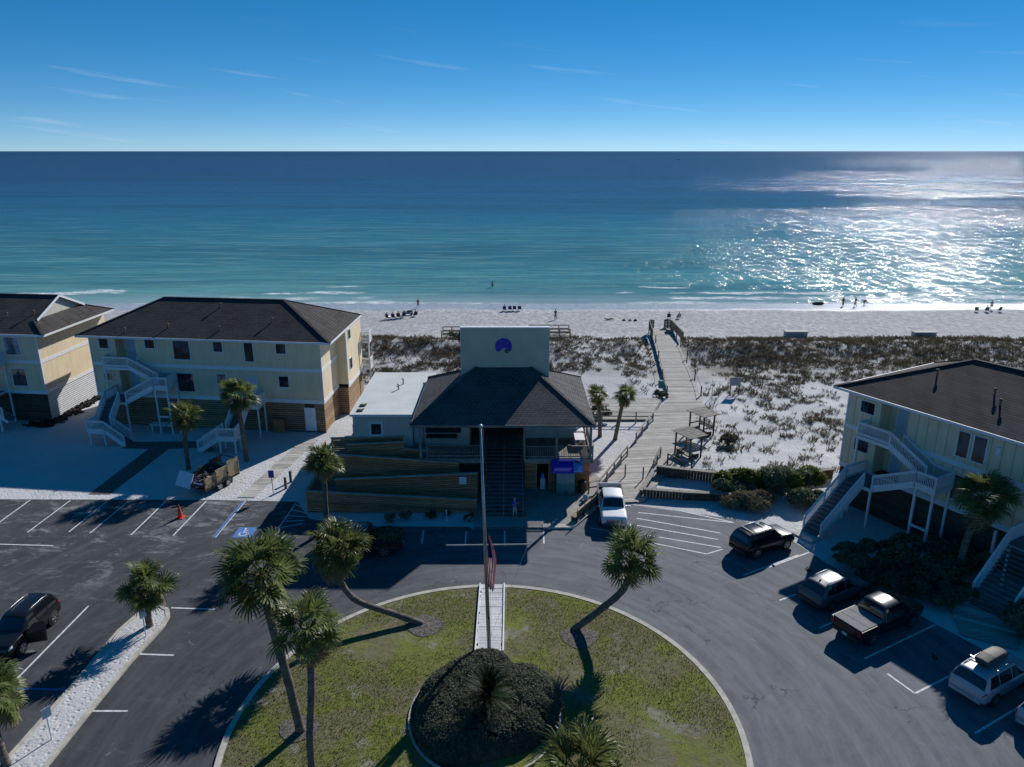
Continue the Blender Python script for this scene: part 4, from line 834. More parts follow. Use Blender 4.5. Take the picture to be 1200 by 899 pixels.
# end of the boardwalk: solid sided stair down to the beach
be = thing('beach_stair_head', 'boarded rails at the far end of the boardwalk where it steps down to the beach', 'stairs', (22.4, 110, 1))
def board_side(a, b, h=1.15, n=6):
    for k in range(n): 
        z = .12 + k * h / n; MB().bar((a[0], a[1], a[2] + z), (b[0], b[1], b[2] + z), .04, h / n * .8).build('side_board', 'dark_wood', be)
    m = MB(); m.bar((*a[:2], a[2] + h + .05), (*b[:2], b[2] + h + .05), .16, .05)
    for f in (0, .5, 1): p = lerpv(a, b, f); m.box(p[0] - .06, p[1] - .06, p[2] - 1.2, p[0] + .06, p[1] + .06, p[2] + h)
    m.build('rail_frame', 'dark_wood', be)
board_side((20.3, 104.5, 1.2), (20.9, 110.5, 1.3)); board_side((24.4, 103.0, 1.15), (24.2, 110.5, 1.3)); board_side((23.2, 110.6, 1.3), (24.2, 110.6, 1.3), n=5); board_side((20.9, 110.6, 1.3), (21.6, 110.6, 1.3), n=5)
strip_planks((22.5, 108.55), (22.55, 110.6), 1.7, 1.7, 1.7, 1.7, lambda f: 1.29, 8, par=be)
for k in range(6): MB().box(21.6, 110.65 + k * .3, 1.05 - k * .19, 23.2, 110.93 + k * .3, 1.1 - k * .19).build('step', 'deck_wood', be)
MB().box(23.0, 107.2, 1.3, 23.9, 108.3, 1.75).build('seat', 'grey_wood', be)
# benches with slatted shade roofs
def shelter(label, x, y, rz):
    r_ = thing('slatted_shelter', label, 'shelter', (x, y, .18), rz, 'slatted shelters beside the boardwalk')
    L_ = lambda m, *a, **k: m.build(*a, r_, local=True, **k)
    for px in (-1.0, 1.0):
        for py in (-.65, .65): L_(MB().box(px - .06, py - .06, -.3, px + .06, py + .06, 2.1), 'post', 'dark_wood')
    for py in (-.65, .65): L_(MB().box(-1.25, py - .03, 2.1, 1.25, py + .03, 2.25), 'beam', 'dark_wood')
    for px in (-1.0, 1.0): L_(MB().box(px - .03, -.6, .85, px + .03, .6, .97), 'beam', 'dark_wood')
    for k in range(7): xx = -1.25 + k * .38; L_(MB().box(xx, -1.05, 2.253, xx + .33, 1.05, 2.31), 'roof_slat', 'grey_wood')
    for k in range(3): L_(MB().box(-.95, -.55 + k * .17, .45, .95, -.41 + k * .17, .49), 'seat_slat', 'grey_wood')
    for k in range(2): L_(MB().box(-.95, .5, .72 + k * .2, .95, .54, .87 + k * .2), 'back_slat', 'grey_wood')
    for px in (-.9, .9): L_(MB().box(px - .04, -.55, 0, px + .04, .5, .447), 'leg', 'dark_wood')
    fl = MB()
    for k in range(9): fl.box(-1.1, -.9 + k * .2, -.03, 1.1, -.73 + k * .2, .03)
    L_(fl, 'floor', 'deck_wood', kind='stuff')
shelter('slatted shade shelter with bench beside the boardwalk, nearer the parking lot', 16.2, 63.4, R(-62)); shelter('slatted shade shelter with bench beside the boardwalk, nearer the beach', 18.8, 69.0, R(-62))
pk = thing('open_bench_frame', 'low dark timber bench frame next to the nearer shade shelter', 'bench', (14.9, 60.9, .18), R(-62))
for px in (-.9, .9):
    for py in (-.6, .6): MB().box(px - .05, py - .05, -.2, px + .05, py + .05, .95).build('post', 'dark_wood', pk, local=True)
for py in (-.6, .6): MB().box(-1, py - .03, .952, 1, py + .03, 1.05).build('rail', 'dark_wood', pk, local=True)
for k in range(4): MB().box(-.9, -.5 + k * .24, .42, .9, -.3 + k * .24, .47).build('seat_slat', 'grey_wood', pk, local=True)
# picnic table on the deck
pt = thing('picnic_table', 'weathered picnic table on the low deck behind the pavilion', 'table', (9.4, 75.4, .25))
for k in range(5): MB().box(-1.0, -.4 + k * .165, .74, 1.0, -.25 + k * .165, .78).build('table_plank', 'grey_wood', pt, local=True)
for sy in (-1, 1):
    for k in range(2): MB().box(-1.0, sy * (.65 + k * .16) - .07, .43, 1.0, sy * (.65 + k * .16) + .07, .47).build('seat_plank', 'grey_wood', pt, local=True)
    MB().bar((-.7, sy * .75, 0), (-.7, sy * .2, .738), .08).build('leg', 'dark_wood', pt, local=True); MB().bar((.7, sy * .75, 0), (.7, sy * .2, .738), .08).build('leg', 'dark_wood', pt, local=True)
for x in (-.76, .76): MB().box(x - .03, -.8, .36, x + .03, .8, .428).build('cross_beam', 'dark_wood', pt, local=True)
for nm, x, y in (('left', 9.75, 58.75), ('right', 11.2, 58.2)):
    b = thing('bollard', f'thin dark blue bollard on the boardwalk, {nm} one of the pair behind the white pickup', 'bollard', (x, y, .17), 0, 'bollards on the boardwalk')
    MB().tube([(0, 0, -.02), (0, 0, 1.12)], .06, 10).build('tube', 'post_blue', b, local=True); MB().ball((0, 0, 1.12), .065, .065, .04, 10, 5).build('cap', 'post_blue', b, local=True)
# driftwood fence, sign and debris by the far boardwalk
sgn = thing('information_board', 'pale grey information board on two posts in the sand right of the boardwalk joint', 'sign', (25.6, 81.2, .3))
MB().box(-.62, -.03, 1.0, .62, .03, 2.0).build('board', 'cloth_grey', sgn, local=True)
for x in (-.5, .5): MB().box(x - .05, .032, -.3, x + .05, .12, 2.0).build('post', 'dark_wood', sgn, local=True)
gs = thing('green_litter_bin', 'small green bin by the left rope of the boardwalk', 'bin', (17.55, 83.5, .3)); MB().cone((0, 0, 0), .28, .33, .85, 12).build('barrel', 'cloth_teal', gs, local=True); MB().cone((0, 0, .851), .35, .3, .08, 12).build('lid', 'cloth_teal', gs, local=True)
for k, (x, y) in enumerate(((22.9, 80.8), (23.6, 80.4))):
    q = thing('sapling_stake', 'thin bare stake in the sand by the boardwalk joint, ' + ('nearer the rope' if k == 0 else 'farther from the rope'), 'stake', (x, y, .25)); MB().tube([(0, 0, -.2), (.03, .02, 1.0), (-.02, .03, 1.9)], [.035, .03, .02], 6).build('stick', 'dark_wood', q, local=True)
    MB().bar((0, 0, 1.2), (.3, .05, 1.75), .03).build('twig', 'dark_wood', q, local=True)
# low timber retaining walls right of the boardwalk
def retaining(label, pts, h, mat='dark_wood'):
    r_ = thing('timber_wall', label, 'retaining wall', (*pts[0], 0), 0, 'timber retaining walls by the boardwalk')
    for a, b in zip(pts, pts[1:]):
        n = max(2, int(math.dist(a, b) / .24))
        for k in range(n): p = lerpv(a, b, (k + .5) / n); d = Vector((b[0] - a[0], b[1] - a[1], 0)) / n * .485; MB().bar((p[0] - d.x, p[1] - d.y, h / 2 - .05), (p[0] + d.x, p[1] + d.y, h / 2 - .05), .06, h + .1).build('board', mat, r_)
        MB().bar((*a, h + .03), (*b, h + .03), .42, .07).build('cap_board', 'grey_wood', r_)
retaining('vertical board retaining wall with capping, the upper one right of the boardwalk', [(12.55, 59.3), (14.6, 58.6), (18.2, 57.6), (22, 57.4), (27.6, 58.6)], .95)
retaining('low board retaining wall along the striped parking bay', [(10.75, 55.2), (14, 54.6), (17.6, 54.3)], .7)
retaining('short board wall along the right edge of the boardwalk foot', [(10.5, 55.1), (12.4, 59.3)], .6)
# pale boxes at the dune edge, beach pavilion frames behind the sign wall
for x, y, nm in ((42.5, 108.4, 'left, nearer the boardwalk'), (61.5, 108.0, 'right, nearer the right house')):
    b = thing('storage_box', f'long pale beach storage box at the dune edge, {nm}', 'box', (x, y, .4), 0, 'storage boxes on the beach')
    MB().box(-1.6, -.55, -.2, 1.6, .55, .8).build('body', 'tan_wood' if False else 'cloth_grey', b, local=True); MB().box(-1.68, -.62, .802, 1.68, .62, .92).build('lid', 'concrete', b, local=True)
for x0, x1, y, nm in ((-10.2, -5.0, 104.6, 'left of the sign wall'), (2.5, 8.5, 106.0, 'right of the sign wall')):
    b = thing('timber_railing', f'tan timber railing on the dune edge showing {nm}', 'railing', (x0, y, .8), 0, 'timber railings on the dune edge')
    z = float(gz(x0, y)) - .1
    for k in range(5): x = lerp(x0, x1, k / 4); MB().box(x - .08, y - .08, z - .2, x + .08, y + .08, z + 1.55).build('post', 'tan_wood', b); MB().box(x - .08, y + 2.4, z - .2, x + .08, y + 2.56, z + 1.55).build('post', 'tan_wood', b)
    for zz in (.45, .95, 1.45): MB().box(x0, y - .13, z + zz, x1, y - .082, z + zz + .15).build('rail', 'tan_wood', b); MB().box(x0, y + 2.57, z + zz, x1, y + 2.62, z + zz + .15).build('rail', 'grey_wood', b)
    for k in range(8): MB().box(lerp(x0, x1, k / 8), y - .05, z + .3, lerp(x0, x1, (k + 1) / 8) - .03, y + 2.5, z + .36).build('deck_plank', 'deck_wood', b)
# boardwalk strip over the sand beside the trailer
sb = thing('sand_walkway', 'grey plank walkway crossing the sand between trailer and ramp to the long house', 'walkway', (-21, 60, 0))
strip_planks((-21.7, 55.0), (-20.6, 62.0), .68, .68, .72, .72, lambda f: .05, 22, 'deck_wood', sb); strip_planks((-20.59, 62.05), (-19.7, 67.8), .72, .72, .75, .75, lambda f: .05, 17, 'deck_wood', sb)
# plank walk to the flagpole
fw_ = thing('flagpole_walk', 'straight pale plank walk across the lawn from the road to the flagpole', 'walkway', (-1.3, 39, 0))
strip_planks((-1.28, 35.2), (-1.28, 42.1), .72, .72, .72, .72, lambda f: .24 - .06 * f, 27, 'pale_deck_wood', fw_)
for x in (-2.06, -.5): MB().bar((x, 35.2, .22), (x, 42.1, .17), .08, .2).build('edge_board', 'white_paint', fw_)
# plank landing by the right house second stair
pw = thing('plank_landing', 'low plank landing between the parked cars and the far right stair', 'deck', (28, 38, 0))
strip_planks((27.2, 36.4), (29.0, 39.9), 1.1, 1.6, 1.9, 2.2, lambda f: .1, 12, 'deck_wood', pw, skew=.6)

# ---------------------------------------------------------------- flagpole
fp = thing('flagpole', 'tall silver flagpole with yardarm standing at the end of the plank walk', 'flagpole', (-1.28, 35.4, .1))
top = Vector((-.32, 0, 13.4))
MB().tube([(0, 0, 0), top * .55, top], [.12, .095, .05], 12).build('pole', 'metal_grey', fp, smooth=True, local=True)
MB().ball(tuple(top + Vector((0, 0, .12))), .12, .12, .12, 10, 7).build('finial', 'metal_grey', fp, local=True, smooth=True)
cpt = top * .50; MB().bar(cpt + Vector((-2.1, 0, .02)), cpt + Vector((2.35, 0, .08)), .06, .06).build('yardarm', 'metal_grey', fp, local=True)
MB().tube([top * .58 + Vector((.05, -.05, 0)), top * .3 + Vector((.2, -.05, 0)), Vector((.12, -.05, 1.0))], .008, 5).build('halyard', 'cloth_white', fp, local=True)
MB().tube([cpt + Vector((2.3, 0, .05)), Vector((.1, -.06, 1.1))], .008, 5).build('halyard', 'cloth_white', fp, local=True)
MB().box(-.06, -.14, 2.2, .06, -.10, 2.32).build('cleat', 'black_metal', fp, local=True); MB().cone((0, 0, 0), .3, .2, .12, 14).build('base_collar', 'concrete', fp, local=True)
fg = thing('flag', 'striped red and white flag with blue canton hanging limp from the flagpole', 'flag', (-1.3, 35.3, 7.2))
# limp cloth: a hanging sheet folded in a zigzag, stripes run down its length
ns, nr = 13, 12
def fpt(i, j):
    f = j / nr; z = 1.1 - 3.1 * f; wv = .08 + .44 * math.sin(min(1, f * 1.5) * math.pi / 2) * (1 - .35 * f)
    x = .02 + wv * i / ns + .05 * math.sin(f * 5); y = -.1 + .13 * math.sin(i * 1.45 + f * 2.2) * (.35 + .65 * f) - .02 * i / ns
    return (x, y, z - .28 * (i / ns) * f)
fg.location = (-1.3 - .02, 35.3, 6.4)
fmb = MB(); vs = [fpt(i, j) for j in range(nr + 1) for i in range(ns + 1)]; base = len(fmb.v); fmb.add(vs, [])
for j in range(nr):
    for i in range(ns):
        fmb.cur = 0
        fmb.f.append((j * (ns + 1) + i, j * (ns + 1) + i + 1, (j + 1) * (ns + 1) + i + 1, (j + 1) * (ns + 1) + i)); fmb.mi.append(2 if (j < 5 and i < 7) else i % 2)
fo_ = fmb.build('cloth', ['flag_red', 'flag_white', 'flag_navy'], fg, smooth=True, local=True)
so = fo_.modifiers.new('thick', 'SOLIDIFY'); so.thickness = .008

# ---------------------------------------------------------------- signs, cone, bench, awning, small props
def sign_post(label, x, y, h, mat, w=.32, hh=.46, back=False, rz=0, group='parking sign posts'):
    r_ = thing('parking_sign', label, 'sign', (x, y, .1 if x > -24 and y < 42 else 0), rz, group)
    MB().tube([(0, 0, -.1), (0, 0, h)], .035, 8).build('pole', 'metal_grey' if mat != 'sign_white' else 'white_paint', r_, local=True); MB().box(-w / 2, -.055, h - hh, w / 2, -.037, h + .03).build('plate', mat, r_, local=True); return r_
sign_post('white parking sign on a white post in the median, beside the short palm', -21.25, 36.75, 1.8, 'sign_white', .42, .5, rz=R(60)); sign_post('white parking sign on a white post in the median, nearest the camera', -22.05, 28.85, 1.8, 'sign_white', .42, .5, rz=R(60))
sign_post('blue accessible parking sign on a thin post beside the sand walkway', -19.65, 55.6, 2.15, 'sign_blue', .45, .62)
for x, y, nm in ((-18.95, 56.75, 'nearer the blue sign'), (-18.9, 58.05, 'farther from the blue sign')):
    q = thing('wooden_post', f'short dark wooden stub post in the sand, {nm}', 'post', (x, y, 0), 0, 'stub posts in the sand'); MB().box(-.09, -.09, -.1, .09, .09, .95).build('shaft', 'dark_wood', q, local=True); MB().box(-.11, -.11, .952, .11, .11, 1.0).build('cap', 'dark_wood', q, local=True)
q = thing('garden_post', 'small white marker post in the gravel before the ramp wall', 'post', (-5.0, 51.0, 0)); MB().tube([(0, 0, -.05), (0, 0, .85)], .04, 8).build('shaft', 'white_paint', q, local=True); MB().ball((0, 0, .9), .07, .07, .06, 8, 5).build('lamp_head', 'white_paint', q, local=True)
cn = thing('traffic_cone', 'orange traffic cone on the asphalt near the debris trailer', 'cone', (-25.6, 51.6, .01)); MB().box(-.3, -.3, 0, .3, .3, .05).build('base', 'cone_orange', cn, local=True); MB().cone((0, 0, .05), .2, .045, 1.0, 18).build('body', 'cone_orange', cn, local=True, smooth=False)
# kerb-side bench of planks
bn = thing('timber_bench', 'long timber bench along the edge of the entrance pavement', 'bench', (5.6, 52.2, .12), R(58))
for k in range(3): MB().box(-1.9, -.24 + k * .17, .44, 1.9, -.1 + k * .17, .49).build('seat_plank', 'tan_wood', bn, local=True)
for k in range(2): MB().box(-1.9, -.36, .62 + k * .2, 1.9, -.32, .78 + k * .2).build('back_plank', 'tan_wood', bn, local=True)
for x in (-1.7, -.5, .6, 1.7): MB().box(x - .05, -.31, -.0, x + .05, .2, .438).build('leg', 'dark_wood', bn, local=True); MB().box(x - .05, -.32, .45, x + .05, -.27, 1.05).build('back_post', 'dark_wood', bn, local=True)
# painted ice chest kiosk with blue awning
kk = thing('painted_kiosk', 'tall vending box painted with a pale seascape, below a blue awning by the plank wall', 'kiosk', (4.35, 55.7, .12))
MB().box(-.78, -.45, 0, .78, .45, 2.35).build('cabinet', 'plastic_black', kk, local=True)
t = NT('mural', .5, .4); x = t.xyz(); pz = t.pos(1.2, 1, 1); wv = t.noise(pz, 2.2, 5, .6, .8)
zr = t.math('ADD', x[2], t.math('MULTIPLY', wv, .9)); k = t.mix(t.ramp(zr, .7, 1.2), (.03, .12, .15), (.08, .26, .27)); k = t.mix(t.ramp(zr, 1.5, 1.75), k, (.25, .36, .36)); k = t.mix(t.ramp(zr, 2.3, 2.5), k, (.16, .3, .36))
k = t.mix(t.ramp(t.noise(t.pos(2, 1, 5), 1.6, 4), .6, .66), k, (.32, .3, .16)); t.col(k)
MB().box(-.74, -.48, .06, .74, -.452, 2.3).build('door', 'mural', kk, local=True); MB().box(-.6, -.5, 1.9, .2, -.482, 2.15).build('header_panel', 'panel_blue', kk, local=True)
aw = thing('blue_awning', 'bright blue awning over the painted kiosk with a light blue corner panel', 'awning', (4.3, 55.3, 2.6))
MB().add([(3.15, 54.55, 2.62), (4.95, 54.55, 2.62), (4.95, 55.62, 3.15), (3.15, 55.62, 3.15), (3.15, 54.55, 2.58), (4.95, 54.55, 2.58), (4.95, 55.62, 3.11), (3.15, 55.62, 3.11)], [(0, 1, 2, 3), (7, 6, 5, 4), (0, 4, 5, 1), (1, 5, 6, 2), (2, 6, 7, 3), (3, 7, 4, 0)]).build('canopy', 'awning_blue', aw)
MB().box(3.15, 54.52, 2.36, 4.95, 54.545, 2.61).build('valance', 'awning_blue', aw)
MB().add([(4.96, 54.5, 2.62), (5.7, 54.5, 2.62), (5.7, 55.62, 3.17), (4.96, 55.62, 3.17), (4.96, 54.5, 2.5), (5.7, 54.5, 2.5), (5.7, 55.62, 3.11), (4.96, 55.62, 3.11)], [(0, 1, 2, 3), (7, 6, 5, 4), (0, 4, 5, 1), (1, 5, 6, 2), (2, 6, 7, 3), (3, 7, 4, 0)]).build('side_canopy', 'panel_blue', aw)
for x in (3.25, 5.55): MB().bar((x, 55.55, 2.1), (x, 54.6, 2.57), .035).build('bracket', 'metal_grey', aw)
ob = MB(); ob.ball((5.3, 55.2, 3.16), .28, .22, .1, 10, 5); tag(ob.build('frisbee_bowl', 'cloth_navy'), 'dark round bowl lying on the light blue corner of the awning', 'bowl')
gb = thing('rubbish_bin', 'dark rubbish bin at the plank wall right of the painted kiosk', 'bin', (5.75, 55.8, .12)); MB().cone((0, 0, 0), .3, .34, .95, 14).build('barrel', 'plastic_black', gb, local=True); MB().cone((0, 0, .952), .36, .2, .14, 14).build('lid', 'plastic_black', gb, local=True)
wc = thing('water_cooler', 'white upright cooler standing in the dark doorway under the deck', 'cooler', (2.55, 56.6, .12)); MB().box(-.2, -.2, 0, .2, .2, .95).build('case', 'white_paint', wc, local=True); MB().tube([(0, 0, .952), (0, 0, 1.3)], .14, 12).build('bottle', 'panel_blue', wc, local=True)
lt = MB(); lt.ball((5.9, 54.2, .45), .22, .18, .3, 8, 6); lt.ball((6.25, 54.3, .35), .15, .15, .22, 8, 6); tag(lt.build('litter_bags', 'cloth_white'), 'white plastic bags left at the end of the timber bench', 'bags')
# deck furniture above the kiosk
for k, (x, y) in enumerate(((5.7, 58.6), (5.75, 60.6))):
    b = thing('deck_table', 'white table on the pavilion deck at the right rail, ' + ('nearer the lot' if k == 0 else 'nearer the sea'), 'table', (x, y, 3.2)); MB().box(-.42, -.8, .72, .42, .8, .77).build('top', 'white_paint', b, local=True)
    for sx_ in (-.35, .35): MB().box(sx_ - .03, -.6, 0, sx_ + .03, .6, .718).build('leg', 'white_paint', b, local=True)
# black pavement debris on the lot
for x, y, nm in ((23.6, 34.95, 'beside the black pickup'), (20.0, 44.0, 'beside the black off roader')):
    b = MB(); b.ball((x, y, .05), .14, .22, .07, 8, 5); b.bar((x + .1, y + .12, .04), (x - .05, y + .34, .1), .07, .05); tag(b.build('rubber_scrap', 'rubber'), f'black rubber scrap lying on the asphalt {nm}', 'scrap')
# ---------------------------------------------------------------- palms
def frond_mesh(name, mat, dry=False, seed=0):
    rg = np.random.default_rng(seed); V = []; F_ = []
    def strip(pts, ws, up=(0, 0, 1)):
        b = len(V)
        for i, (p, w_) in enumerate(zip(pts, ws)):
            p = Vector(p); d = (Vector(pts[min(i + 1, len(pts) - 1)]) - Vector(pts[max(i - 1, 0)])).normalized(); s_ = d.cross(Vector(up)).normalized() * w_
            V.extend([tuple(p - s_), tuple(p + s_)])
        for i in range(len(pts) - 1): F_.append((b + 2 * i, b + 2 * i + 1, b + 2 * i + 3, b + 2 * i + 2))
    strip([(0, 0, 0), (.35, 0, .03), (.66, 0, .0)], [.022, .016, .014])
    nl = 24
    for k in range(nl):
        a = R(-128 + 256 * k / (nl - 1)) + rg.normal(0, .03); l = (.54 - .10 * (abs(a) / 2.3) ** 2) * rg.uniform(.88, 1.08)
        ca, sa = math.cos(a), math.sin(a); fold = .10 * abs(sa); dr = rg.uniform(.10, .26) + (.2 if dry else 0)
        hx = .64 + .05 * ca
        strip([(hx, sa * .03, .0), (hx + ca * l * .5, sa * l * .5, fold - .02 + .02 * (k % 2)), (hx + ca * l * .86, sa * l * .86, fold * 1.2 - dr * .45), (hx + ca * l, sa * l, fold - dr)], [.012, .030, .017, .003], up=(0, .25 * (k % 2) - .12, 1))
    me = bpy.data.meshes.new(name); me.from_pydata(V, [], F_); me.materials.append(M[mat]); return me
FR = [frond_mesh('frond', 'palm_leaf', seed=i) for i in range(3)]; FD = [frond_mesh('frond', 'palm_leaf_dry', True, seed=9)]
def palm(label, path, r0, r1, diam, nf=38, seed=0, dry=3, boots=True, spread=1.0, group='sabal palms'):
    rg = np.random.default_rng(seed + 50)
    base = path[0]; root = thing('palm_tree', label, 'palm tree', base, 0, group)
    P = [Vector(p) for p in path]; pts = []; N = 14     # Catmull-Rom along the trunk
    for i in range(len(P) - 1):
        a, b, c, d = P[max(i - 1, 0)], P[i], P[i + 1], P[min(i + 2, len(P) - 1)]
        for k in range(N // (len(P) - 1) + 3):
            f = k / (N // (len(P) - 1) + 3); pts.append(.5 * ((2 * b) + (c - a) * f + (2 * a - 5 * b + 4 * c - d) * f * f + (3 * b - a - 3 * c + d) * f ** 3))
    pts.append(P[-1]); pts[0] = pts[0] - Vector((0, 0, .1)); n = len(pts)
    rad = [lerp(r0, r1, i / n) * (1 + .05 * math.sin(i * 2.1) + .12 * math.exp(-i * .9)) for i in range(n)]
    MB().tube(pts, rad, 10).build('trunk', 'trunk_bark', root, smooth=True)
    top = pts[-1]; ax = (pts[-1] - pts[-3]).normalized(); ax = (ax * .5 + Vector((0, 0, 1)) * .7).normalized()
    bm = MB()
    if boots:
        for k in range(84):
            f = rg.uniform(.0, 1.0); an = k * 2.4; c = top - (pts[-1] - pts[-4]).normalized() * f * 1.2; w_ = r1 * 1.0
            o_ = Vector((math.cos(an), math.sin(an), 0)); bm.bar(c + o_ * w_ * .75, c + o_ * (w_ + (.12 + .16 * rg.random()) * (1.15 - .6 * f)) + Vector((0, 0, .26)), .11, .05)
        bm.build('leaf_bases', 'boot_bark', root, kind='stuff')
    q0 = ax.to_track_quat('Z', 'X')
    nf = int(nf * .64); dry += 3
    for k in range(nf + dry):
        dead = k >= nf; f = (k + .5) / nf
        el = R(82 - 118 * (f ** .85)) if not dead else R(-62 + rg.normal(0, 8)); el += rg.normal(0, .17)
        an = k * 2.39996 + rg.normal(0, .3)
        d = Vector((math.cos(el) * math.cos(an), math.cos(el) * math.sin(an), math.sin(el))); d = (q0 @ d) if not dead else d
        s_ = diam / 2 / 1.18 * rg.uniform(.78, 1.12) * (1.0 if f < .85 else .92) * spread
        o = bpy.data.objects.new('frond', FD[0] if dead else FR[k % 3]); COL.objects.link(o); o.parent = root
        x_ = d; up = Vector((0, 0, 1)) if abs(d.z) < .97 else Vector((1, 0, 0)); y_ = up.cross(x_).normalized(); z_ = x_.cross(y_)
        roll = rg.normal(0, .6); y2 = y_ * math.cos(roll) + z_ * math.sin(roll); z2 = x_.cross(y2)
        mt = Matrix((x_, y2, z2)).transposed().to_4x4(); org = top - Vector(base) + ax * .05 * k / nf
        o.matrix_local = Matrix.Translation(org) @ mt @ Matrix.Scale(s_, 4)
    return root
palm('tallest palm, slightly leaning, on the left side of the round lawn behind the shorter one', [(-10.24, 29.3, .1), (-10.55, 29.2, 3.2), (-11.0, 29.1, 6.6), (-11.2, 29.1, 8.9)], .21, .19, 4.5, 46, 1)
palm('palm with thinner grey trunk just right of the tallest palm, foot outside the photo', [(-8.62, 25.6, .1), (-8.6, 25.6, 3), (-8.3, 25.6, 6), (-8.2, 25.6, 8.6)], .16, .15, 3.5, 34, 2, dry=4)
palm('bent palm leaning left over the road from a mulch ring on the lawn', [(-5.3, 37.9, .12), (-7.0, 38.0, .75), (-9.2, 38.0, 1.7), (-10.1, 38.0, 3.2), (-10.15, 38.0, 4.9)], .20, .18, 4.2, 46, 3, dry=5)
palm('bent palm leaning right over the road toward the white pickup', [(3.6, 37.35, .12), (5.2, 37.4, 1.5), (6.35, 37.4, 2.7), (6.75, 37.4, 3.8), (6.9, 37.4, 4.75)], .21, .21, 3.9, 38, 4, dry=2)
palm('short palm standing at the tip of the sandy median', [(-21.5, 37.75, .1), (-21.5, 37.75, 1.2), (-21.45, 37.8, 2.5)], .2, .19, 3.6, 44, 5, dry=0)
palm('palm cut by the left photo edge beside the sandy median', [(-23.2, 27.3, .1), (-23.6, 27.6, 1.5), (-24.0, 28.1, 3.0)], .2, .18, 3.9, 42, 6, dry=1)
palm('low wide palm at the bottom edge beside the round hedge', [(2.9, 25.6, .1), (2.9, 25.6, .6), (2.9, 25.65, 1.2)], .24, .22, 4.9, 44, 7, dry=0, boots=True)
palm('slim palm in front of the long house, nearer its left stair', [(-28.75, 60.7, 0), (-28.7, 60.7, 2.5), (-28.5, 60.7, 5.0)], .2, .17, 3.5, 36, 8)
palm('palm in front of the long house, nearer its second stair', [(-24.24, 62.6, 0), (-24.3, 62.6, 3), (-24.5, 62.6, 6.1)], .21, .18, 3.9, 38, 9)
palm('palm standing before the left end of the switchback ramp', [(-13.75, 49.6, 0), (-13.75, 49.6, 2.6), (-13.6, 49.6, 5.5)], .2, .17, 3.1, 36, 10)
palm('palm in front of the right house beside its long stair', [(29.2, 42.7, 0), (29.25, 42.6, 3.0), (29.7, 42.4, 6.1)], .22, .2, 4.3, 38, 11, dry=2)
palm('small palm at the back right corner of the pavilion, left one of two', [(8.7, 68.6, .1), (8.6, 68.7, 2.2), (8.3, 68.9, 4.1)], .2, .16, 2.5, 30, 12)
palm('small palm behind the pavilion beside the picnic deck, right one of two', [(10.1, 67.8, .1), (10.45, 67.8, 2.4), (10.8, 67.8, 4.5)], .2, .17, 2.8, 34, 13)

# cycad in the middle of the hedge: arching feather leaves
def cycad_leaf():
    V = []; F_ = []
    def cpt(f): return Vector((1.15 * f, 0, .55 * f - .62 * f * f))
    for k in range(26):
        f = .12 + .86 * k / 25; p = cpt(f); l = .22 * math.sin(math.pi * min(1, f * .9 + .12)) + .04
        for sd in (-1, 1):
            b = len(V); q = p + Vector((.09, sd * l, .06)); V.extend([tuple(p + Vector((-.012, 0, 0))), tuple(p + Vector((.012, 0, 0))), tuple(q)]); F_.append((b, b + 1, b + 2))
    b = len(V)
    for k in range(6): p = cpt(k / 5); V.extend([tuple(p + Vector((0, -.012, 0))), tuple(p + Vector((0, .012, 0)))])
    for k in range(5): F_.append((b + 2 * k, b + 2 * k + 1, b + 2 * k + 3, b + 2 * k + 2))
    me = bpy.data.meshes.new('leaf'); me.from_pydata(V, [], F_); me.materials.append(M['cycad_leaf']); return me
cyl = cycad_leaf(); cy = thing('cycad', 'dark spiky cycad rising from the middle of the round hedge', 'cycad', (-1.15, 29.6, .2))
MB().tube([(0, 0, 0), (0, 0, 1.75)], [.22, .2], 10).build('stem', 'boot_bark', cy, local=True)
for k in range(64):
    f = k / 64; el = R(80 - 95 * f); an = k * 2.39996; d = Vector((math.cos(el) * math.cos(an), math.cos(el) * math.sin(an), math.sin(el)))
    o = bpy.data.objects.new('leaf', cyl); COL.objects.link(o); o.parent = cy; up = Vector((0, 0, 1)) if abs(d.z) < .97 else Vector((1, 0, 0)); y_ = up.cross(d).normalized(); z_ = d.cross(y_)
    o.matrix_local = Matrix.Translation((0, 0, 1.75)) @ Matrix((d, y_, z_)).transposed().to_4x4() @ Matrix.Scale(1.2 + .25 * RNG.random(), 4)

# ---------------------------------------------------------------- hedge and shrubs: many small leaves over an uneven volume
def leaf_cloud(name, pts, nrm, size, mat, parent, jit=.55, aspect=2.0, **props):
    n = len(pts); d = nrm + RNG.normal(0, jit, (n, 3)); d /= np.linalg.norm(d, axis=1)[:, None] + 1e-9
    a = np.cross(d, RNG.normal(0, 1, (n, 3))); a /= np.linalg.norm(a, axis=1)[:, None] + 1e-9; b = np.cross(d, a); s_ = size * RNG.uniform(.6, 1.35, n)[:, None]
    V = np.stack([pts - a * s_ * aspect * .5, pts + b * s_ * .5, pts + a * s_ * aspect * .5, pts - b * s_ * .5], 1).reshape(-1, 3)
    return np_mesh(name, V, np.arange(n * 4).reshape(-1, 4), mat, parent, **props)
hg = thing('round_hedge', 'clipped mounded round hedge in the middle of the lawn in front of the camera', 'hedge', (-1.35, 30.9, .15))
def hedge_r(th): return 3.62 + .22 * np.sin(2 * th + .6) + .18 * np.sin(3 * th + 2) + .12 * np.sin(5 * th) - .5 * np.exp(-((np.mod(th, 2 * np.pi) - 1.0) / .22) ** 2)
def hedge_h(q): return 1.25 * (1 - np.clip(q, 0, 1) ** 9)
vs = [(-1.35, 30.9, .75)]; nn = 40; qs = (.3, .6, .8, .92, .985, 1.0); fs = []
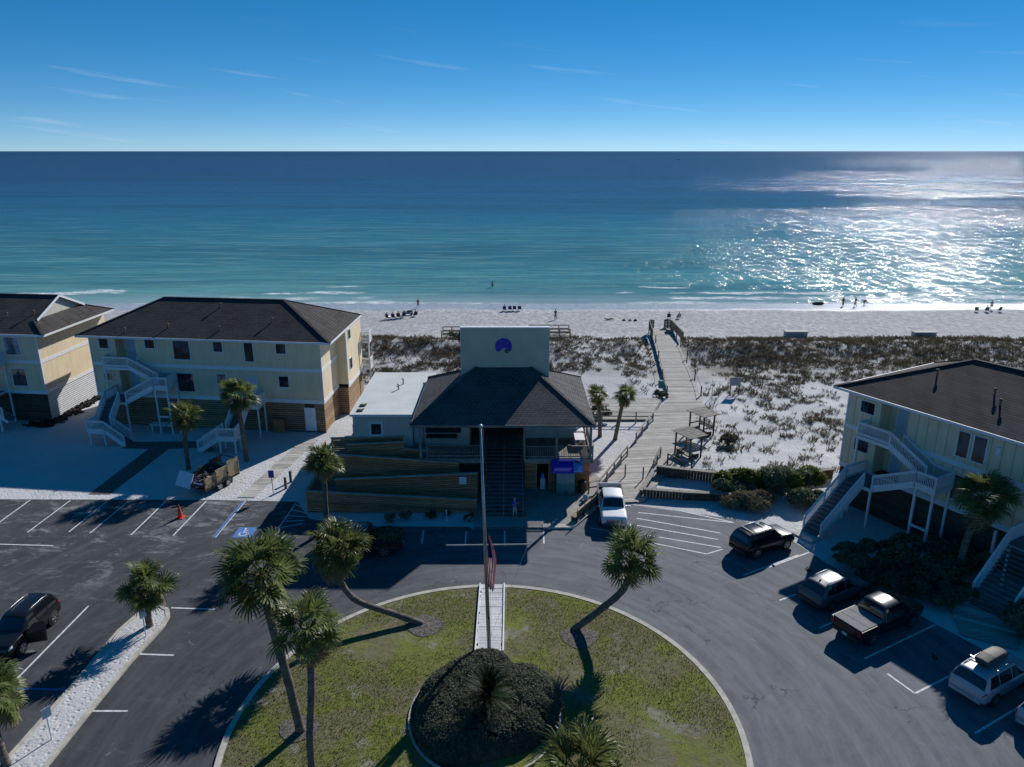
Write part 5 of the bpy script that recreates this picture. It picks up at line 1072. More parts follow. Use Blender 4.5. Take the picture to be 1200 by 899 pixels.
for q in qs:
    for k in range(nn):
        a = 2 * math.pi * k / nn; r_ = float(hedge_r(np.array(a))) * q * .975; vs.append((-1.35 + r_ * math.cos(a), 30.9 + r_ * math.sin(a) * 1.08, .1 + float(hedge_h(np.array(q))) * .52 + .12 * float(fbm(np.array(r_ * math.cos(a) * .8 + 7), np.array(r_ * math.sin(a) * .8 + 7))) * (q < .99)))
fs = [(0, 1 + k, 1 + (k + 1) % nn) for k in range(nn)]
for r_ in range(len(qs) - 1): fs += [(1 + r_ * nn + k, 1 + (r_ + 1) * nn + k, 1 + (r_ + 1) * nn + (k + 1) % nn, 1 + r_ * nn + (k + 1) % nn) for k in range(nn)]
MB().add(vs, fs).build('inner_mass', 'hedge_leaf', hg, smooth=True)
n = 90000; th = RNG.random(n) * 2 * np.pi; q = np.sqrt(RNG.random(n)); side = RNG.random(n) < .22; q[side] = .90 + .10 * RNG.random(side.sum())
r_ = hedge_r(th) * q; x_ = -1.35 + r_ * np.cos(th); y_ = 30.9 + r_ * np.sin(th) * 1.08
z_ = .1 + hedge_h(q) + .55 * (fbm(x_ * .55 + 40, y_ * .55, 3) - .5) + .12 * (fbm(x_ * 2 + 40, y_ * 2) - .3) + RNG.normal(0, .035, n); z_[side] = .12 + RNG.random(side.sum()) * hedge_h(q[side])
nr_ = np.stack([np.cos(th) * q ** 6 * 1.2, np.sin(th) * q ** 6 * 1.2, np.ones(n)], -1); nr_[side, 2] = .3
gap = fbm(x_ * 2.6 + 3, y_ * 2.6) > .24
z_ = z_ - .22 * RNG.random(n) ** 2 * (q < .9)
leaf_cloud('foliage', np.stack([x_, y_, z_], -1)[gap], nr_[gap], .06, 'hedge_leaf', hg)
kb = MB(); pr_ = [(-1.35 + 3.74 * math.cos(2 * math.pi * k / 48), 30.35 + 3.95 * math.sin(2 * math.pi * k / 48)) for k in range(49)]
for a, b in zip(pr_, pr_[1:]):
    if not (abs(a[0] + 1.35) < 1.1 and a[1] > 33): kb.bar((*a, .2), (*b, .2), .09, .2)
tag(kb.build('hedge_edging', 'kerb_concrete'), 'thin pale curved edging around the round hedge', 'edging')

def bush(label, c, rx, ry, h, n, size, mat, name='shrub', group=None, cat='shrub', stems=5, lobes=7, zb=None, seed=0, aspect=2.2):
    rg = np.random.default_rng(seed + 400); z0 = float(gz(*c)) if zb is None else zb; root = thing(name, label, cat, (c[0], c[1], z0), 0, group)
    L_ = [(rg.normal(0, .42) * rx, rg.normal(0, .42) * ry, h * rg.uniform(.35, .68), rg.uniform(.38, .6)) for _ in range(lobes)]
    P_ = []; N_2 = []
    for lx, ly, lz, s_ in L_:
        m = n // lobes; d = rg.normal(0, 1, (m, 3)); d /= np.linalg.norm(d, axis=1)[:, None]; d[:, 2] = np.abs(d[:, 2]) * 1.05 - .12
        rad = rg.uniform(.45, 1.06, m)[:, None] ** .5; P_.append(np.stack([c[0] + lx + d[:, 0] * rx * s_ * rad[:, 0], c[1] + ly + d[:, 1] * ry * s_ * rad[:, 0], z0 + np.maximum(.04, lz + d[:, 2] * h * .45 * rad[:, 0])], -1)); N_2.append(d)
    P_ = np.concatenate(P_); N_2 = np.concatenate(N_2); k = fbm(P_[:, 0] * 2.2 + seed, P_[:, 1] * 2.2 + P_[:, 2] * 1.7) > .36
    leaf_cloud('foliage', P_[k], N_2[k], size, mat, root, aspect=aspect)
    st = MB()
    for i in range(stems): lx, ly, lz, s_ = L_[i % lobes]; st.tube([(0, 0, -.1), (lx * .5, ly * .5, lz * .5), (lx, ly, lz)], [.05, .035, .02], 5)
    st.build('stems', 'trunk_bark', root, local=True); return root
GR = 'shrubs before the right house'
for i, (x, y, rx, ry, h, lb) in enumerate(((23.6, 44.6, 1.9, 1.7, 1.6, 'dark rounded shrub at the foot of the straight white stair of the right house'), (26.3, 45.0, 2.2, 1.9, 1.9, 'dark shrub under the middle landing of the right house stair'),
        (25.0, 41.6, 1.9, 1.9, 1.5, 'dark shrub in front of the parked grey off roader and pickup'), (28.4, 43.0, 2.3, 2.0, 1.8, 'wide dark shrub between the right house palm and the pickup'), (30.6, 45.2, 1.9, 1.7, 1.5, 'dark shrub at the foot of the right house palm'), (27.6, 40.6, 1.5, 1.5, 1.1, 'low dark shrub beside the plank landing'))):
    bush(lb, (x, y), rx, ry, h, 5200, .12, 'shrub_leaf', group=GR, seed=i, zb=0.0)
bush('green shrub at the bottom right photo edge beside the far stair', (30.0, 36.6), 1.5, 1.6, 1.5, 4200, .12, 'shrub_leaf', seed=8, zb=0.0)
for i, (x, y, rx, ry, h, mt_, lb) in enumerate(((17.4, 55.8, 1.3, 1.1, 1.5, 'shrub_leaf', 'dark green shrub at the left end of the row along the board wall'), (19.2, 56.0, 1.5, 1.2, 1.7, 'shrub_yellow', 'yellowish green shrub along the board wall, left of the tallest'),
        (22.0, 55.4, 1.8, 1.5, 2.4, 'shrub_leaf', 'tallest dark shrub along the board wall beyond the black off roader'), (24.2, 55.9, 1.4, 1.2, 1.9, 'shrub_yellow', 'yellowish shrub at the board wall nearest the right house'), (19.8, 53.3, 1.8, 1.2, 1.1, 'dune_grass', 'dry grassy shrub just beyond the black off roader'), (23.5, 53.0, 1.4, 1.1, 1.5, 'shrub_leaf', 'green shrub beside the foot of the straight white stair'))):
    bush(lb, (x, y), rx * 1.35, ry * 1.2, h, 5400, .12 if mt_ != 'shrub_yellow' else .16, mt_, group='shrubs along the board wall', seed=20 + i, zb=0.0, aspect=2.2 if mt_ == 'shrub_leaf' else 4.5)
for i, (x, y, s_, lb) in enumerate(((-9.2, 50.9, .55, 'small dark plant in the gravel bed, nearest the ramp palm'), (-8.1, 51.3, .5, 'small dark plant in the gravel bed, second from the ramp palm'), (-6.3, 51.4, .42, 'small dark plant in the gravel bed left of the white marker post'), (-3.3, 50.9, .42, 'small dark plant in the gravel bed by the flagpole'), (-5.0, 51.9, .3, 'tiny dark plant against the ramp wall behind the white marker post'))):
    bush(lb, (x, y), s_, s_, s_ * 1.5, 420, .1, 'shrub_leaf', 'small_plant', 'plants in the gravel bed', 'plant', 3, 4, 0.0, 40 + i)
for i, (x, y, s_, lb) in enumerate(((8.9, 74.0, 1.2, 'green bush at the edge of the picnic deck near the pavilion palm'), (16.9, 81.0, .7, 'small dark bush at the left corner of the boardwalk joint'), (20.6, 66.0, .9, 'tan dry bush beside the farther shade shelter'), (-7.5, 103.2, 1.3, 'dark bush on the dune edge left of the sign wall'))):
    bush(lb, (x, y), s_, s_ * .9, s_ * 1.1, 1500, .12, 'shrub_leaf' if i != 2 else 'dune_grass', seed=60 + i)

# ---------------------------------------------------------------- dune vegetation: uncountable tufts
def tufts(name, x, y, nbl, hmin, hmax, rad, mat, width=.02):
    n = len(x); z = gz(x, y); N3 = n * nbl; X = np.repeat(x, nbl); Y = np.repeat(y, nbl); Z = np.repeat(z, nbl) - .03
    sc_ = np.repeat(RNG.uniform(.6, 1.25, n), nbl); an = RNG.random(N3) * 2 * np.pi; r_ = rad * sc_ * np.sqrt(RNG.random(N3)); h = RNG.uniform(hmin, hmax, N3) * sc_
    lean = RNG.uniform(.15, .9, N3) * h; bx = X + r_ * np.cos(an) * .6; by = Y + r_ * np.sin(an) * .6; la = an + RNG.normal(0, .6, N3); w_ = width * RNG.uniform(.6, 1.6, N3); pa = RNG.random(N3) * np.pi
    dx, dy = np.cos(pa) * w_, np.sin(pa) * w_; mx, my = bx + np.cos(la) * lean * .45, by + np.sin(la) * lean * .45
    V = np.stack([np.stack([bx - dx, by - dy, Z], -1), np.stack([bx + dx, by + dy, Z], -1), np.stack([mx + dx, my + dy, Z + h * .7], -1), np.stack([bx + np.cos(la) * lean, by + np.sin(la) * lean, Z + h], -1)], 1).reshape(-1, 3)
    return np_mesh(name, V, np.arange(N3 * 4).reshape(-1, 4), mat, kind='stuff')
def scatter(n, x0, x1, y0, y1, dens):
    x = RNG.uniform(x0, x1, n); y = RNG.uniform(y0, y1, n); k = RNG.random(n) < dens(x, y); return x[k], y[k]
def free(x, y):
    k = (bw_dist(x, y) > 2.6) & ~((x < -13.5) & (y < 88)) & ~((x > -14) & (x < 8) & (y < 71)) & ~((x > 6) & (x < 15.4) & (y < 81.5)) & (y > 59.5)
    for sx_, sy_ in ((16.2, 63.4), (18.8, 69.0), (14.9, 60.9)): k &= np.hypot(x - sx_, y - sy_) > 1.5
    dx, dy = x - 26.2, y - 54.7; k &= ~((dx * .866 + dy * .5 > -.6) & (dx * .5 - dy * .866 > -.8) & (dx * .866 + dy * .5 < 14)); return k
def d_main(x, y):
    c = fbm(x * .13 + 3, y * .16, 4); fine = fbm(x * .55, y * .7 + 9, 3)
    back = sstep(80, 90, y) * (1 - sstep(105.5, 108.5, y))
    rightw = sstep(24, 30, x); dense = sstep(90, 94, y) * (1 - sstep(104, 107, y)) * np.where(x > 24, .55 + .4 * rightw * (1 - sstep(58, 64, x) * .6), .42 + .5 * (c > .5))
    d = np.maximum(dense * sstep(.32, .5, fine + .12), back * sstep(.44, .58, c * .5 + fine * .5) * .8); low = (y < 90) * (y > 58) * (x > 13) * sstep(.47, .64, c * .55 + fbm(x * .9, y * 1.1 + 4, 3) * .45) * .75
    return np.where(free(x, y), np.maximum(d, low), 0)
x, y = scatter(46000, -45, 112, 58, 109, d_main); cut = RNG.random(len(x)); 
tufts('dune_grass', x[cut < .5], y[cut < .5], 22, .14, .5, .5, 'dune_grass', .014); tufts('dune_scrub', x[cut >= .5], y[cut >= .5], 24, .08, .34, .5, 'dune_scrub', .02)
x, y = scatter(9000, -46, 5, 86, 109, lambda x, y: .55 * sstep(.46, .58, fbm(x * .3, y * .4 + 2, 3)) * (1 - sstep(106, 108, y))); tufts('dune_grass', x, y, 22, .14, .5, .45, 'dune_grass', .014)
# ---------------------------------------------------------------- vehicles: one lofted body, panes and doors as patches of the same surface
class Body:
    def __init__(s, st):
        st = sorted(st); X = np.array([q[0] for q in st]); A = np.array([q[1:] for q in st])
        n = 72; xs = np.linspace(X[0], X[-1], n); B = np.stack([np.interp(xs, X, A[:, k]) for k in range(A.shape[1])], 1)
        for _ in range(1):
            C = B.copy(); C[1:-1] = (B[:-2] + 2 * B[1:-1] + B[2:]) / 4; B = C
        s.xs = xs; s.B = B; s.NV = 8
    def at(s, x):
        return [float(np.interp(x, s.xs, s.B[:, k])) for k in range(s.B.shape[1])]   # zt zb w wr z0
    def ring(s, x):
        zt, zb, w, wr, z0 = s.at(x); hgt = max(0.0, min(1.0, (zt - zb) / .5)); ws = w * .955
        return [(w * .80, z0), (w * .965, z0 + .10), (w, lerp(z0, zb, .55)), (w * .988, zb - .05), (ws, zb), (lerp(ws, wr, .5) + .012 * hgt, lerp(zb, zt, .5)), (wr, zt - .05 * hgt - .004), (wr * .82, zt - .012 * hgt), (0.0, zt + .022)]
    def p(s, x, v, side=1):
        r_ = s.ring(x); sgn = side
        if v > 8: v = 16 - v; sgn = -sgn
        i = min(int(v), 7); f = v - i; return Vector((x, sgn * lerp(r_[i][0], r_[i + 1][0], f), lerp(r_[i][1], r_[i + 1][1], f)))
    def mesh(s):
        m = MB(); n = len(s.xs); vs = []; fs = []
        vv = [0, 1, 2, 3, 4, 5, 5.6, 6, 6.5, 7, 8]; full = vv + [16 - q for q in vv[-2::-1]]; k_ = len(full)
        for x in s.xs:
            for v in full: vs.append(tuple(s.p(x, v)))
        for i in range(n - 1):
            for k in range(k_): fs.append((i * k_ + k, (i + 1) * k_ + k, (i + 1) * k_ + (k + 1) % k_, i * k_ + (k + 1) % k_))
        fs += [tuple(range(k_)), tuple((n - 1) * k_ + k for k in range(k_))[::-1]]; m.add(vs, fs); return m
    def patch(s, x0, x1, v0, v1, side=1, off=.008, nx=6, nv=4, skew=0.0, dv=None):
        """surface patch raised by off; x0..x1 may differ at the v1 edge by skew=(d0,d1)"""
        m = MB(); sk = skew if isinstance(skew, tuple) else (skew, skew); vs = []
        for j in range(nv + 1):
            v = lerp(v0, v1, j / nv)
            for i in range(nx + 1):
                x = lerp(lerp(x0, x0 + sk[0], j / nv), lerp(x1, x1 + sk[1], j / nv), i / nx); e = .02
                a = s.p(x, v, side); du = s.p(x + e, v, side) - s.p(x - e, v, side); dvv = s.p(x, min(v + .1, 16), side) - s.p(x, max(v - .1, 0), side)
                nn = du.cross(dvv); nn = nn.normalized() if nn.length > 1e-9 else Vector((0, 0, 1))
                c = Vector((x, 0, .7)); nn = nn if nn.dot(a - c) > 0 else -nn; vs.append(tuple(a + nn * off))
        m.add(vs, [(j * (nx + 1) + i, j * (nx + 1) + i + 1, (j + 1) * (nx + 1) + i + 1, (j + 1) * (nx + 1) + i) for j in range(nv) for i in range(nx)]); return m
def wheel(root, x, y, r_, w_=.23, rim='rim_metal'):
    sg = 1 if y > 0 else -1; t_ = MB(); t_.tube([(x, y - sg * w_, r_), (x, y - sg * .03, r_), (x, y, r_)], [r_, r_, r_ * .93], 20); o = t_.build('wheel', 'rubber', root, local=True)
    m = MB(); m.disc((x, y + sg * .004, r_), (0, 1, 0), r_ * .66, .02, 18); m.build('rim', 'rim_dark', o, local=True); sp = MB()
    for k in range(5): a = k * 2 * math.pi / 5; sp.bar((x, y + sg * .018, r_), (x + math.cos(a) * r_ * .63, y + sg * .018, r_ + math.sin(a) * r_ * .63), .075, .02, up=(0, 1, 0))
    sp.tube([(x, y + sg * .012, r_), (x, y + sg * .03, r_)], r_ * .17, 10)
    for k in range(18):
        a0, a1 = k * math.pi / 9, (k + 1) * math.pi / 9; sp.bar((x + math.cos(a0) * r_ * .64, y + sg * .018, r_ + math.sin(a0) * r_ * .64), (x + math.cos(a1) * r_ * .64, y + sg * .018, r_ + math.sin(a1) * r_ * .64), .03, .02, up=(0, 1, 0))
    sp.build('spokes', rim, o, local=True)
def vehicle(label, cat, name, loc, rz, st, paint, axles, r_, wind, rear, sides, doors, roof_rails=False, group='parked vehicles', W=.95, mirrors=None, tail=True, rim='rim_metal', lower='plastic_black', open_door=None):
    root = thing(name, label, cat, (*loc, .012), rz, group); b = Body(st); bl = lambda m, nm, mt, par=root, **k: m.build(nm, mt, par, local=True, **k)
    o = bl(b.mesh(), 'body', paint, smooth=True); es = o.modifiers.new('edges', 'EDGE_SPLIT'); es.split_angle = R(40)
    x0, x1 = b.xs[0], b.xs[-1]
    if wind: bl(b.patch(wind[0], wind[1], 5.95 if len(wind) < 3 else wind[2], 16 - (5.95 if len(wind) < 3 else wind[2]), nv=10), 'windshield', 'car_glass', smooth=True)
    if rear: bl(b.patch(rear[0], rear[1], 5.9 if len(rear) < 3 else rear[2], 16 - (5.9 if len(rear) < 3 else rear[2]), nv=10), 'rear_window', 'car_glass', smooth=True)
    for sd in (1, -1):
        for a, c, sk in sides: bl(b.patch(a, c, 4.18, 5.82, sd, skew=sk, nv=4), 'side_window', 'car_glass', smooth=True)
        for a, c in doors:
            if open_door and (sd, a) == open_door: continue
            d = bl(b.patch(a, c, 1.0, 4.02, sd, off=.007, nx=6, nv=6), 'door', paint, smooth=True); q = b.p(a + .16, 3.3, sd); bl(MB().bar(q + Vector((-.08, sd * .025, 0)), q + Vector((.09, sd * .025, 0)), .03, .035), 'handle', 'chrome' if paint in ('paint_white', 'paint_silver') else paint, d)
            bl(b.patch(c + .004, c + .022, 1.0, 4.02, sd, off=.004, nx=1, nv=6), 'door_gap', 'dark_void')
        bl(b.patch(axles[0] + r_ * 1.1, axles[1] - r_ * 1.1, .15, 1.05, sd, off=.012, nx=6, nv=2), 'rocker_panel', lower)
        for ax in axles:
            w_ = b.p(ax, 2, sd).y
            m = MB(); m.disc((ax, w_ + sd * .006, r_ + .02), (0, 1, 0), r_ * 1.16, .02, 22); bl(m, 'wheel_arch', 'dark_void'); wheel(root, ax, w_ + sd * .035, r_, rim=rim)
        bl(b.patch(x1 - .34, x1 - .09, 2.7, 3.9, sd, off=.008, nv=2), 'headlight', 'lamp_clear', smooth=True) if tail else None
        if tail: bl(b.patch(x0 + .03, x0 + .24, 3.0, 4.1, sd, off=.009, nv=3), 'tail_light', 'tail_red', smooth=True)
        if mirrors:
            q = b.p(mirrors, 4.35, sd); m = MB(); m.ball((q.x, q.y + sd * .13, q.z + .05), .08, .12, .09, 8, 6); m.bar(q, q + Vector((0, sd * .08, .03)), .05, .05); bl(m, 'mirror', 'plastic_black' if paint != 'paint_white' else 'chrome', smooth=True)
        if roof_rails:
            m = MB(); pts = [b.p(lerp(roof_rails[0], roof_rails[1], k / 4), 6.75, sd) + Vector((0, 0, .07 if 0 < k < 4 else .02)) for k in range(5)]; m.tube(pts, .024, 6); bl(m, 'roof_rail', 'metal_grey', smooth=True)
    zb0 = b.at(x0 + .05)[4]
    m = MB(); m.box(x0 - .05, -W * .84, zb0 + .02, x0 + .10, W * .84, zb0 + .22); bl(m, 'rear_bumper', lower if paint != 'paint_silver' else paint); m = MB(); m.box(x1 - .12, -W * .8, b.at(x1)[4] + .02, x1 + .04, W * .8, b.at(x1)[4] + .22); bl(m, 'front_bumper', lower if paint != 'paint_white' else 'chrome')
    gz0 = b.at(x1)[4] + (.24 if not tail else .02); gz1 = max(gz0 + .16, b.at(x1)[1] - .04); bl(MB().box(x1 - .10, -W * .58, gz0, x1 + .02, W * .58, gz1), 'grille', 'plastic_black')
    return root, b, bl
def plate(root, x, z): MB().box(x - .025, -.16, z - .08, x, .16, z + .08).build('number_plate', 'plate_white', root, local=True)
# station: x, zt, zb, w, wr, z0
SUVB = [(-2.34, .95, .93, .80, .74, .48), (-2.28, 1.12, 1.08, .90, .80, .40), (-2.22, 1.20, 1.10, .93, .82, .36), (-1.98, 1.74, 1.10, .95, .68, .33), (-1.2, 1.80, 1.10, .96, .69, .30), (.1, 1.80, 1.09, .96, .69, .28), (.42, 1.74, 1.08, .96, .68, .28), (1.02, 1.16, 1.07, .95, .76, .28), (1.6, 1.10, 1.04, .94, .80, .30), (2.15, 1.02, .97, .90, .80, .34), (2.30, .88, .85, .82, .74, .38), (2.35, .7, .68, .74, .68, .42)]
SUVC = [(-2.36, .82, .80, .78, .70, .46), (-2.28, 1.02, .98, .88, .78, .38), (-2.20, 1.12, 1.04, .91, .80, .34), (-1.80, 1.62, 1.06, .93, .64, .30), (-1.2, 1.70, 1.05, .94, .65, .28), (-.1, 1.72, 1.03, .94, .66, .26), (.28, 1.66, 1.01, .94, .65, .26), (1.10, 1.08, .99, .93, .74, .26), (1.6, 1.00, .95, .92, .78, .28), (2.12, .88, .84, .86, .76, .32), (2.32, .72, .70, .76, .68, .36), (2.38, .58, .56, .68, .62, .40)]
VAN = [(-2.52, .80, .78, .80, .72, .42), (-2.45, 1.02, .98, .92, .80, .36), (-2.40, 1.12, 1.04, .95, .82, .32), (-2.05, 1.66, 1.05, .98, .70, .28), (-1.4, 1.74, 1.05, .99, .70, .25), (.0, 1.76, 1.03, .99, .70, .24), (.45, 1.70, 1.01, .98, .69, .24), (1.42, 1.06, .98, .96, .74, .24), (1.85, .98, .92, .93, .76, .27), (2.25, .86, .82, .86, .74, .31), (2.48, .70, .68, .74, .66, .35), (2.55, .55, .53, .66, .6, .38)]
def SHUT(z): return z
s1, b1, f1 = vehicle('black boxy off road vehicle with roof rails at the end of the striped bay', 'car', 'parked_car', (17.75, 46.95), R(27), SUVB, 'paint_black', (-1.4, 1.42), .39, (.47, 1.0), (-2.2, -2.0), [(-1.95, -1.15, (.12, 0)), (-1.08, -.2, 0), (-.13, .62, (0, -.28))], [(-1.1, -.2), (-.17, .85)], roof_rails=(-1.9, .2), mirrors=.72, W=.93); plate(s1, -2.30, .92)
for x in (-1.5, -.3): q = b1.p(x, 6.75, 1); f1(MB().bar((x, -q.y, q.z + .09), (x, q.y, q.z + .09), .06, .03), 'cross_bar', 'black_metal')
s2_, b2, f2 = vehicle('dark grey crossover with glossy roof parked left of the black pickup', 'car', 'parked_car', (20.35, 40.85), R(29), SUVC, 'paint_grey', (-1.38, 1.4), .36, (.34, 1.06), (-2.16, -1.84), [(-1.78, -1.12, (.2, 0)), (-1.05, -.18, 0), (-.1, .72, (0, -.42))], [(-1.1, -.18), (-.15, .92)], roof_rails=(-1.6, .1), mirrors=.78, W=.9); plate(s2_, -2.30, .80)
q = b2.p(-.6, 8); f2(MB().ball((-1.5, 0, b2.at(-1.5)[0] + .05), .12, .03, .05, 8, 5), 'roof_antenna', 'plastic_black')
sv_, bv, fv = vehicle('silver people carrier with a dark roof box on its rack', 'van', 'parked_minivan', (25.35, 32.75), R(29), VAN, 'paint_silver', (-1.45, 1.55), .35, (.52, 1.38), (-2.38, -2.08), [(-2.0, -1.2, (.22, 0)), (-1.12, -.08, 0), (0, 1.05, (0, -.52))], [(-1.2, -.08), (-.05, 1.05)], roof_rails=(-1.9, .2), mirrors=1.0, W=.95); plate(sv_, -2.46, .85)
rb_, bb, fb = vehicle('silver hatchback cut by the right edge of the photo, nearest the camera', 'car', 'parked_car', (27.05, 30.2), R(29), SUVC, 'paint_silver', (-1.38, 1.4), .35, (.34, 1.06), (-2.16, -1.84), [(-1.78, -1.12, (.2, 0)), (-1.05, -.18, 0), (-.1, .72, (0, -.42))], [(-1.1, -.18), (-.15, .92)], roof_rails=(-1.6, .1), mirrors=.78, W=.9); plate(rb_, -2.30, .8)
bx_ = thing('roof_cargo_box', 'dark streamlined roof box on the silver people carrier', 'roof box', (25.35, 32.75, 1.86), R(29))
bb_ = Body([(-1.05, .10, .08, .22, .18, .0), (-.95, .24, .18, .38, .28, -.01), (-.3, .36, .2, .43, .34, -.02), (.5, .34, .2, .41, .32, -.02), (1.0, .2, .13, .3, .22, -.01), (1.12, .1, .07, .18, .14, .0)])
o = bb_.mesh().build('lid', 'cargo_box', bx_, local=True, smooth=True)
for v in o.data.vertices: v.co.x -= .55; v.co.z += .06
for x in (-1.2, .1): MB().bar((x, -.72, .0), (x, .72, .0), .06, .035).build('cross_bar', 'metal_grey', bx_, local=True)
# black SUV on the left with its driver door open
bs_, bl_, fl_ = vehicle('black off roader at the left with its near front door standing open', 'car', 'parked_car', (-28.35, 36.75), R(-92), SUVB, 'paint_black', (-1.4, 1.42), .39, (.47, 1.0), (-2.2, -2.0), [(-1.95, -1.15, (.12, 0)), (-1.08, -.2, 0)], [(-1.1, -.18), (-.15, .92)], roof_rails=(-1.7, .15), mirrors=.82, W=.92, open_door=(1, -.15))
fl_(bl_.patch(-.13, .62, 4.18, 5.82, -1, skew=(0, -.28)), 'side_window', 'car_glass', smooth=True); fl_(bl_.patch(-.13, .85, 1.0, 5.7, 1, off=.006, skew=(0, -.42)), 'door_opening', 'dark_void')
hx = Vector((.92, .93, 0)); dm = MB(); d_ = Vector((-.35, 1.0, 0)).normalized()
def dq(a, z, o=0): p_ = hx + d_ * a + Vector((d_.y, -d_.x, 0)) * o; return (p_.x, p_.y, z)
dm.add([dq(0, .38), dq(1.02, .38), dq(1.05, 1.04), dq(0, 1.02), dq(0, .38, .09), dq(1.02, .38, .09), dq(1.05, 1.04, .09), dq(0, 1.02, .09)], [(0, 1, 2, 3), (7, 6, 5, 4), (0, 4, 5, 1), (1, 5, 6, 2), (2, 6, 7, 3), (3, 7, 4, 0)])
for a, b_2 in (((0, 1.03), (.5, 1.58)), ((.5, 1.58), (1.0, 1.62)), ((1.0, 1.62), (1.03, 1.03))): dm.bar(dq(a[0], a[1], .045), dq(b_2[0], b_2[1], .045), .05, .05)
dop = fl_(dm, 'open_door', 'paint_black'); fl_(MB().add([dq(.06, 1.04, .05), dq(1.0, 1.04, .05), dq(.98, 1.6, .05), dq(.5, 1.57, .05)], [(0, 1, 2, 3)]), 'side_window', 'car_glass', dop)
# pickups: cab body plus bed walls
PK = [(-2.92, .78, .76, .90, .86, .50), (-2.86, .80, .78, .97, .93, .46), (-.92, .80, .78, .99, .95, .40), (-.86, 1.30, 1.16, .99, .86, .38), (-.70, 1.86, 1.16, .99, .72, .36), (-.4, 1.93, 1.16, .99, .72, .36), (.75, 1.92, 1.15, .99, .72, .36), (1.02, 1.86, 1.14, .99, .71, .36), (1.62, 1.24, 1.13, .98, .80, .36), (2.1, 1.20, 1.11, .97, .84, .38), (2.72, 1.14, 1.07, .95, .86, .42), (2.90, 1.10, 1.04, .93, .84, .44), (2.95, 1.0, .97, .90, .82, .48)]
def pickup(label, loc, rz, paint, name='pickup_truck', cover=None, rim='rim_metal', lower='plastic_black'):
    r_, b, f = vehicle(label, 'pickup truck', name, loc, rz, PK, paint, (-1.75, 1.85), .40, (1.06, 1.58), (-.85, -.72), [(-.62, -.05, (.05, 0)), (.03, 1.28, (0, -.42))], [(-.72, .02), (.06, 1.42)], mirrors=1.35, W=1.0, tail=False, rim=rim, lower=lower)
    for sd in (1, -1):
        m = MB(); m.box(-2.9, sd * .99 - (.07 if sd > 0 else 0), .74, -.9, sd * .99 + (0 if sd > 0 else .07), 1.20); f(m, 'bed_side', paint); m = MB(); m.box(-2.9, sd * .99 - (.09 if sd > 0 else .02), 1.203, -.9, sd * .99 + (.02 if sd > 0 else .09), 1.235); f(m, 'bed_rail', 'plastic_black')
        f(MB().box(-2.965, sd * .88 - .09, .86, -2.931, sd * .88 + .09, 1.17), 'tail_light', 'tail_red')
    m = MB(); m.box(-2.93, -.915, .74, -2.86, .915, 1.22); tg = f(m, 'tailgate', paint); f(MB().box(-2.945, -.12, .95, -2.931, .12, 1.03), 'handle', 'plastic_black', tg); f(MB().box(-.905, -.91, .81, -.875, .91, 1.22), 'bed_front', paint)
    f(MB().box(-2.85, -.9, .835, -.91, .9, .865), 'bed_liner', 'plastic_black'); plate(r_, -2.97, .62)
    for sd in (1, -1): f(MB().box(2.93, sd * .74 - .13, .74, 2.975, sd * .74 + .13, .94), 'headlight', 'lamp_clear')
    for k in range(3): f(MB().box(2.976, -.56, .68 + k * .1, 2.99, .56, .72 + k * .1), 'grille_bar', 'chrome' if paint == 'paint_white' else 'plastic_black')
    if cover:
        for k in range(3): f(MB().box(-2.86 + k * .655, -.93, 1.237, -2.86 + (k + 1) * .655 - .03, .93, 1.275), 'bed_cover', cover)
    return r_, b, f
pickup('black pickup truck with a folded pale bed cover, parked right of the grey crossover', (21.65, 37.75), R(29), 'paint_black', cover='tonneau')
wr_, bw2, fw2 = pickup('white pickup truck with an open dark bed, facing the camera by the boardwalk', (7.75, 52.35), R(-93), 'paint_white', lower='plastic_black')
dr_, bd, fd = pickup('dark pickup truck loaded with cut greenery, behind the left bent palm', (-10.65, 46.65), R(181), 'paint_dark')
fd(bd.patch(-.55, .9, 6.3, 9.7, off=.006, nx=6, nv=6), 'roof_panel', 'paint_red', smooth=True)
gcut = thing('cut_greenery', 'heap of cut leafy branches in the bed of the dark pickup', 'branches', (-8.75, 46.65, .9))
n = 3600; P_ = RNG.normal(0, 1, (n, 3)); P_ /= np.linalg.norm(P_, axis=1)[:, None]; rad = RNG.uniform(.5, 1.05, n)[:, None]; Q = P_ * rad * np.array([1.05, .9, .55]) + np.array([-8.75, 46.65, 1.2]); kk = Q[:, 2] > .95
leaf_cloud('foliage', Q[kk], P_[kk], .11, 'shrub_leaf', gcut)
bm = MB()
for k in range(9): a = RNG.random() * 6; bm.tube([(0, 0, .1), (math.cos(a) * .6, math.sin(a) * .5, .5), (math.cos(a) * 1.05, math.sin(a) * .85, .62)], [.03, .02, .01], 5)
bm.build('branches', 'trunk_bark', gcut, local=True)

